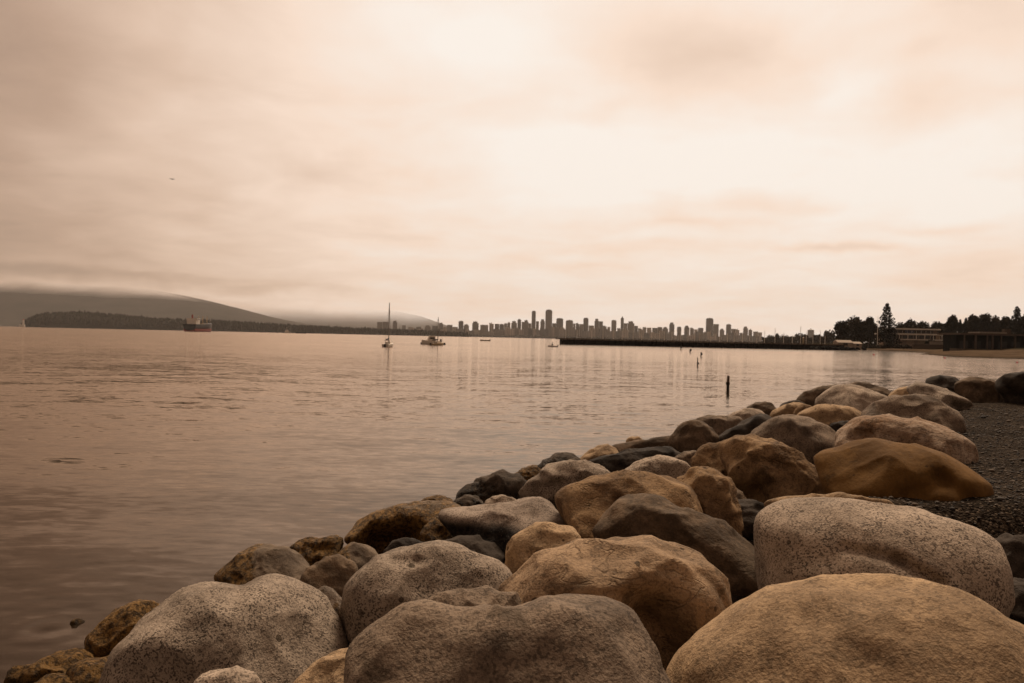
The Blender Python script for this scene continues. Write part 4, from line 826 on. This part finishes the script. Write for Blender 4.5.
# ------------------------------------------------------------------ shore buildings
Yc = 400
def ZP(px, py, Y): return P(px, py, Y).z
xa, xb = X(880, Yc), X(941, Yc); zb, z1, z2, z3 = ZP(910, 345.2, Yc), ZP(910, 339.8, Yc), ZP(910, 334.4, Yc), ZP(910, 329.5, Yc)
xa += 1.5
cl = empty('clubhouse', ((xa + xb) / 2, Yc, zb), 'long two-storey clubhouse with white roof and balcony bands behind the beach', 'building', rz=R(-8)); hw = (xb - xa) / 2
MB().box(-hw + 1.5, hw - .5, 2.2, 12, -1, z2 - zb).build('lower_storey', CREAM, cl); MB().box(-hw + 4, hw - 1.5, 3.5, 12, z2 - zb, z3 - zb).build('upper_storey', GREYM, cl)
MB().box(-hw, hw, -.2, 12, z2 - zb - .15, z2 - zb + .45).build('balcony', PAINT, cl); MB().box(-hw + 3, hw - .6, 1.5, 13, z3 - zb, z3 - zb + .55).build('roof', PAINT, cl)
MB().box(-hw + .5, hw, .2, 12, z1 - zb - .1, z1 - zb + .35).build('terrace_slab', PAINT, cl)
for i in range(9):
    x_ = -hw + 5.5 + i * (2 * hw - 9) / 9; f_ = MB().box(x_, x_ + 2.1, 3.40, 3.48, z2 - zb + .6, z3 - zb - .3).build('window', BLUEP if i in (3, 4) else GLASS, cl)
    MB().box(x_ + 1.0, x_ + 1.1, 3.36, 3.395, z2 - zb + .6, z3 - zb - .3).build('mullion', PAINT, f_)
for i in range(9):
    x_ = -hw + 2.6 + i * (2 * hw - 5) / 9; MB().box(x_, x_ + 2.3, 2.10, 2.18, z1 - zb + .5, z2 - zb - .4).build('window', GLASS, cl)
    if i % 2: MB().box(x_ + .3, x_ + 1.9, 2.05, 2.18, .2, z1 - zb - .4).build('garage_door', ROOFM, cl)
for i in range(8): x_ = -hw + .5 + i * (2 * hw - 1) / 7; MB().box(x_ - .12, x_ + .12, 0, .25, z1 - zb + .35, z2 - zb - .15).build('column', PAINT, cl)
# boathouse pavilion
Yb = 250; xa, xb = X(960, Yb), X(1062, Yb); zb = ZP(990, 349.6, Yb); zt = ZP(990, 333.6, Yb)
bh = empty('boathouse', (xa, Yb, zb), 'low dark boathouse with a wide flat roof and pale posts at the right edge', 'building', rz=R(-3)); W_ = xb - xa
MB().box(-1.5, W_, -2.5, 12, zt - zb - .55, zt - zb).build('roof', GREYM, bh); MB().box(5.4, 13.5, -1.2, 6, zt - zb + .03, zt - zb + .5).build('skylight', ROOFM, bh)
MB().box(14.2, 16.0, 1, 3, zt - zb + .02, zt - zb + 1.5).build('chimney', GREYM, bh); MB().box(0, W_ - .5, 2.5, 11, -1, zt - zb - .55).build('wall', DARKW, bh)
for i, x_ in enumerate((.3, 3.6, 7.2, 8.7, 11.4, 15.5, 19.5, 23.5)): MB().box(x_, x_ + (.5 if i % 2 else .3), -1.9, -1.5, -1, zt - zb - .56).build('post', GREYM, bh)
for i in range(6): MB().box(1 + i * 4, 3.6 + i * 4, 2.38, 2.46, .3, 2.6).build('door', GLASS, bh)
MB().box(-2, W_, -2.2, 2.4, -.9, .15).build('plinth', GREYM, bh)
# small shed roofs by the pier root, sea wall, flagpole, hedges
Ys = 385
for (a, b, t0, t1, lb) in ((838, 853, 339.9, 345.5, 'white low-pitched shed at the shore end of the pier, larger one'), (853.5, 862, 341.6, 346, 'smaller pale shed right beside the larger white shed by the pier')):
    xa, xb = X(a, Ys), X(b, Ys); zb, zt = ZP(a, t1, Ys), ZP(a, t0, Ys); h_ = zt - zb; s_ = empty('shed', ((xa + xb) / 2, Ys, zb), lb, 'shed'); hw = (xb - xa) / 2
    MB().box(-hw, hw, 0, 6, -2.5, h_ * .55).build('wall', CREAM, s_)
    MB().add([(-hw - .2, -.3, h_ * .55), (hw + .2, -.3, h_ * .55), (hw + .2, 3, h_), (-hw - .2, 3, h_), (-hw - .2, 6.3, h_ * .55), (hw + .2, 6.3, h_ * .55)], [(0, 1, 2, 3), (3, 2, 5, 4), (0, 3, 4), (1, 5, 2)]).build('roof', CREAM, s_)
    MB().box(-hw * .3, hw * .3, -.06, -.01, 0, h_ * .45).build('door', GLASS, s_)
Yw = 330; xa, xb = X(913, Yw), X(962, Yw); tag(MB().box(xa, xb, Yw, Yw + .6, 1.2, ZP(935, 345.2, Yw)).box(xa, xb, Yw - .2, Yw + .8, ZP(935, 345.2, Yw) + .002, ZP(935, 344.6, Yw)).build('sea_wall', GREYM), 'long low grey retaining wall between the beach and the clubhouse', 'wall')
xa, xb = X(930, 375), X(962, 375); tag(MB().box(xa, xb, 375, 375.5, 1.2, ZP(945, 342.2, 375)).box(xa, xb, 374.8, 375.7, ZP(945, 342.2, 375) + .002, ZP(945, 341.6, 375)).build('terrace_wall', ROOFM), 'upper pale retaining wall right of the clubhouse, behind the lower grey one', 'wall')
fp = empty('flagpole', (X(877.3, 385), 385, 3), 'tall pale flagpole standing in front of the tall dark conifer', 'flagpole'); MB().tube((0, 0, -1), (0, 0, ZP(877, 317, 385) - 3), .14, .09).build('pole', PAINT, fp); MB().ball((0, 0, ZP(877, 317, 385) - 2.9), .2).build('finial', PAINT, fp)
def bush(a, b, top, base, Y, label, grp='hedges and bushes behind the beach'):
    rnd = random.Random(int(a)); xa, xb = X(a, Y), X(b, Y); zb, zt = ZP(a, base, Y), ZP(a, top, Y); mb = MB()
    st = MB().tube((0, 0, -.5), (0, 0, (zt - zb) * .6), .12, .06, 5)
    for i in range(700): a_ = rnd.uniform(-1, 1); r_ = math.sqrt(max(0, 1 - a_ * a_ * .8)); d = rnd.uniform(0, 1) * r_; an = rnd.uniform(0, PI); leafpatch(mb, ((xb - xa) / 2 * a_, 1.6 * d * math.cos(an), (zt - zb) * d * math.sin(an) * (1 + .3 * noise.noise((a_ * 6, a, 0)))), .32, rnd)
    r0_ = empty('bush', ((xa + xb) / 2, Y, zb), label, 'bush', grp); mb.build('foliage', LF, r0_); st.build('stem', BARK, r0_)
bush(862, 886, 343.2, 348, 360, 'long dark hedge below the tall conifer, at the left end of the sand'); bush(884, 896, 341.2, 347.5, 355, 'short dark bush right of the long hedge')
bush(895, 912, 344.4, 348.2, 340, 'low dark hedge in front of the clubhouse'); bush(944, 957, 343.8, 348.8, 320, 'round dark bush in front of the right end of the retaining wall'); bush(925, 936, 339.5, 343.5, 395, 'dark bush against the right half of the clubhouse')
pc_ = empty('piling', (X(803.2, 350), 350, 0), 'pale yellow mooring pile standing behind the right part of the pier', 'pile'); MB().tube((0, 0, -1), (0, 0, ZP(803, 337.8, 350)), .42, .36).build('shaft', TAN, pc_); MB().tube((0, 0, ZP(803, 337.8, 350)), (0, 0, ZP(803, 337.8, 350) + .4), .46, .05).build('cap', PAINT, pc_)
# ------------------------------------------------------------------ posts, buoys, bird
PILE = plain('wet_pile', (.035, .025, .018), .8, var=.4, scale=6); PILET = plain('dry_pile', (.15, .105, .075), .9, var=.3, scale=6)
p_ = empty('mooring_post', (X(729, 39), 39, 0), 'thick wooden post with dark wet foot standing alone in the water', 'post')
MB().tube((0, 0, -.5), (0, 0, .30), .075, .07, 10).build('wet_foot', PILE, p_); MB().tube((0, 0, .30), (.01, 0, .66), .07, .062, 10).build('shaft', PILET, p_); MB().tube((-.01, 0, .22), (-.01, 0, .34), .10, .095, 10).build('collar', PILE, p_)
for (px, base, hpx, lb) in ((698, 366, 8.5, 'dark marker post with a rounded float, nearest of the small ones beyond the wooden post'), (701.3, 356.6, 4.8, 'small dark marker post second nearest beyond the thick wooden post'),
                            (690.3, 352.6, 3.2, 'tiny dark marker post left of the two larger marker posts'), (681, 349.6, 2.2, 'farthest and leftmost tiny dark marker post near the pier')):
    Y = H * F / (base - hz(px)); s_ = Y / F; q = empty('marker_post', (X(px, Y), Y, 0), lb, 'marker', 'marker posts in the water')
    MB().tube((0, 0, -.3), (0, 0, hpx * s_), .55 * s_, .4 * s_, 6).build('shaft', PILE, q); MB().ball((.6 * s_, 0, 2.6 * s_), 1.1 * s_, 1.1 * s_, 1.3 * s_, 8, 6).build('float', PILE, q)
for (px, base, lb) in ((874, 355.2, 'red buoy floating below the tall conifer, leftmost of three'), (945, 358.4, 'red buoy floating off the beach, middle one of three'), (1017.5, 363, 'red buoy nearest the right edge of the picture')):
    Y = H * F / (base - hz(px)); q = empty('buoy', (X(px, Y), Y, 0), lb, 'buoy', 'red buoys off the beach'); s_ = Y / F
    MB().ball((0, 0, .5 * s_), 1.0 * s_, 1.0 * s_, .85 * s_, 10, 6).build('float', plain('buoy_red', (.55, .03, .03), .4), q); MB().tube((0, 0, 1.2 * s_), (0, 0, 1.7 * s_), .2 * s_, .15 * s_, 6).build('ring', PILE, q)
bl = P(172, 179.3, 90)
V = [(-.26, 0, 0), (-.1, 0, .02), (.12, 0, .03), (.24, 0, .04), (0, -.28, .12), (0, -.52, .03), (0, .28, .12), (0, .52, .03), (.3, 0, .04)]
me = bpy.data.meshes.new('bird'); me.from_pydata(V, [(0, 1), (1, 2), (2, 3), (3, 8), (2, 4), (4, 5), (2, 6), (6, 7)], []); o = bpy.data.objects.new('bird', me); C.objects.link(o)
sk_ = o.modifiers.new('skin', 'SKIN')
for i, r_ in enumerate([(.05, .02), (.06, .06), (.08, .07), (.045, .045), (.09, .03), (.04, .012), (.09, .03), (.04, .012), (.02, .02)]): me.skin_vertices[0].data[i].radius = r_
o.modifiers.new('sub', 'SUBSURF').levels = 2; me.materials.append(CANVAS); o.location = bl; o.scale = (.7, .7, .7); o.rotation_euler = (R(10), 0, R(75)); tag(o, 'small dark bird flying alone high in the left of the sky', 'bird')
# ------------------------------------------------------------------ haze
mh = NT('haze'); mh.t.nodes.remove(mh.b); pv = mh.n('ShaderNodeVolumePrincipled'); pv.inputs['Color'].default_value = (.95, .89, .84, 1); pv.inputs['Density'].default_value = 3.4e-5; pv.inputs['Anisotropy'].default_value = .35
mh.t.links.new(pv.outputs[0], mh.out.inputs['Volume'])
o = MB().box(-14400, 14400, -750, 14400, -3.5, 820).build('haze', mh.m); tag(o, 'thin pale haze over the water and the far shore', 'haze', kind='stuff')
# ------------------------------------------------------------------ render settings
S.view_settings.view_transform = 'Standard'; S.view_settings.look = 'None'; S.view_settings.exposure = 0.0; S.view_settings.gamma = 1
S.cycles.max_bounces = 6; S.cycles.diffuse_bounces = 3; S.cycles.glossy_bounces = 3; S.cycles.volume_bounces = 1; S.cycles.transparent_max_bounces = 8
S.cycles.use_denoising = True
S.cycles.sample_clamp_indirect = 6
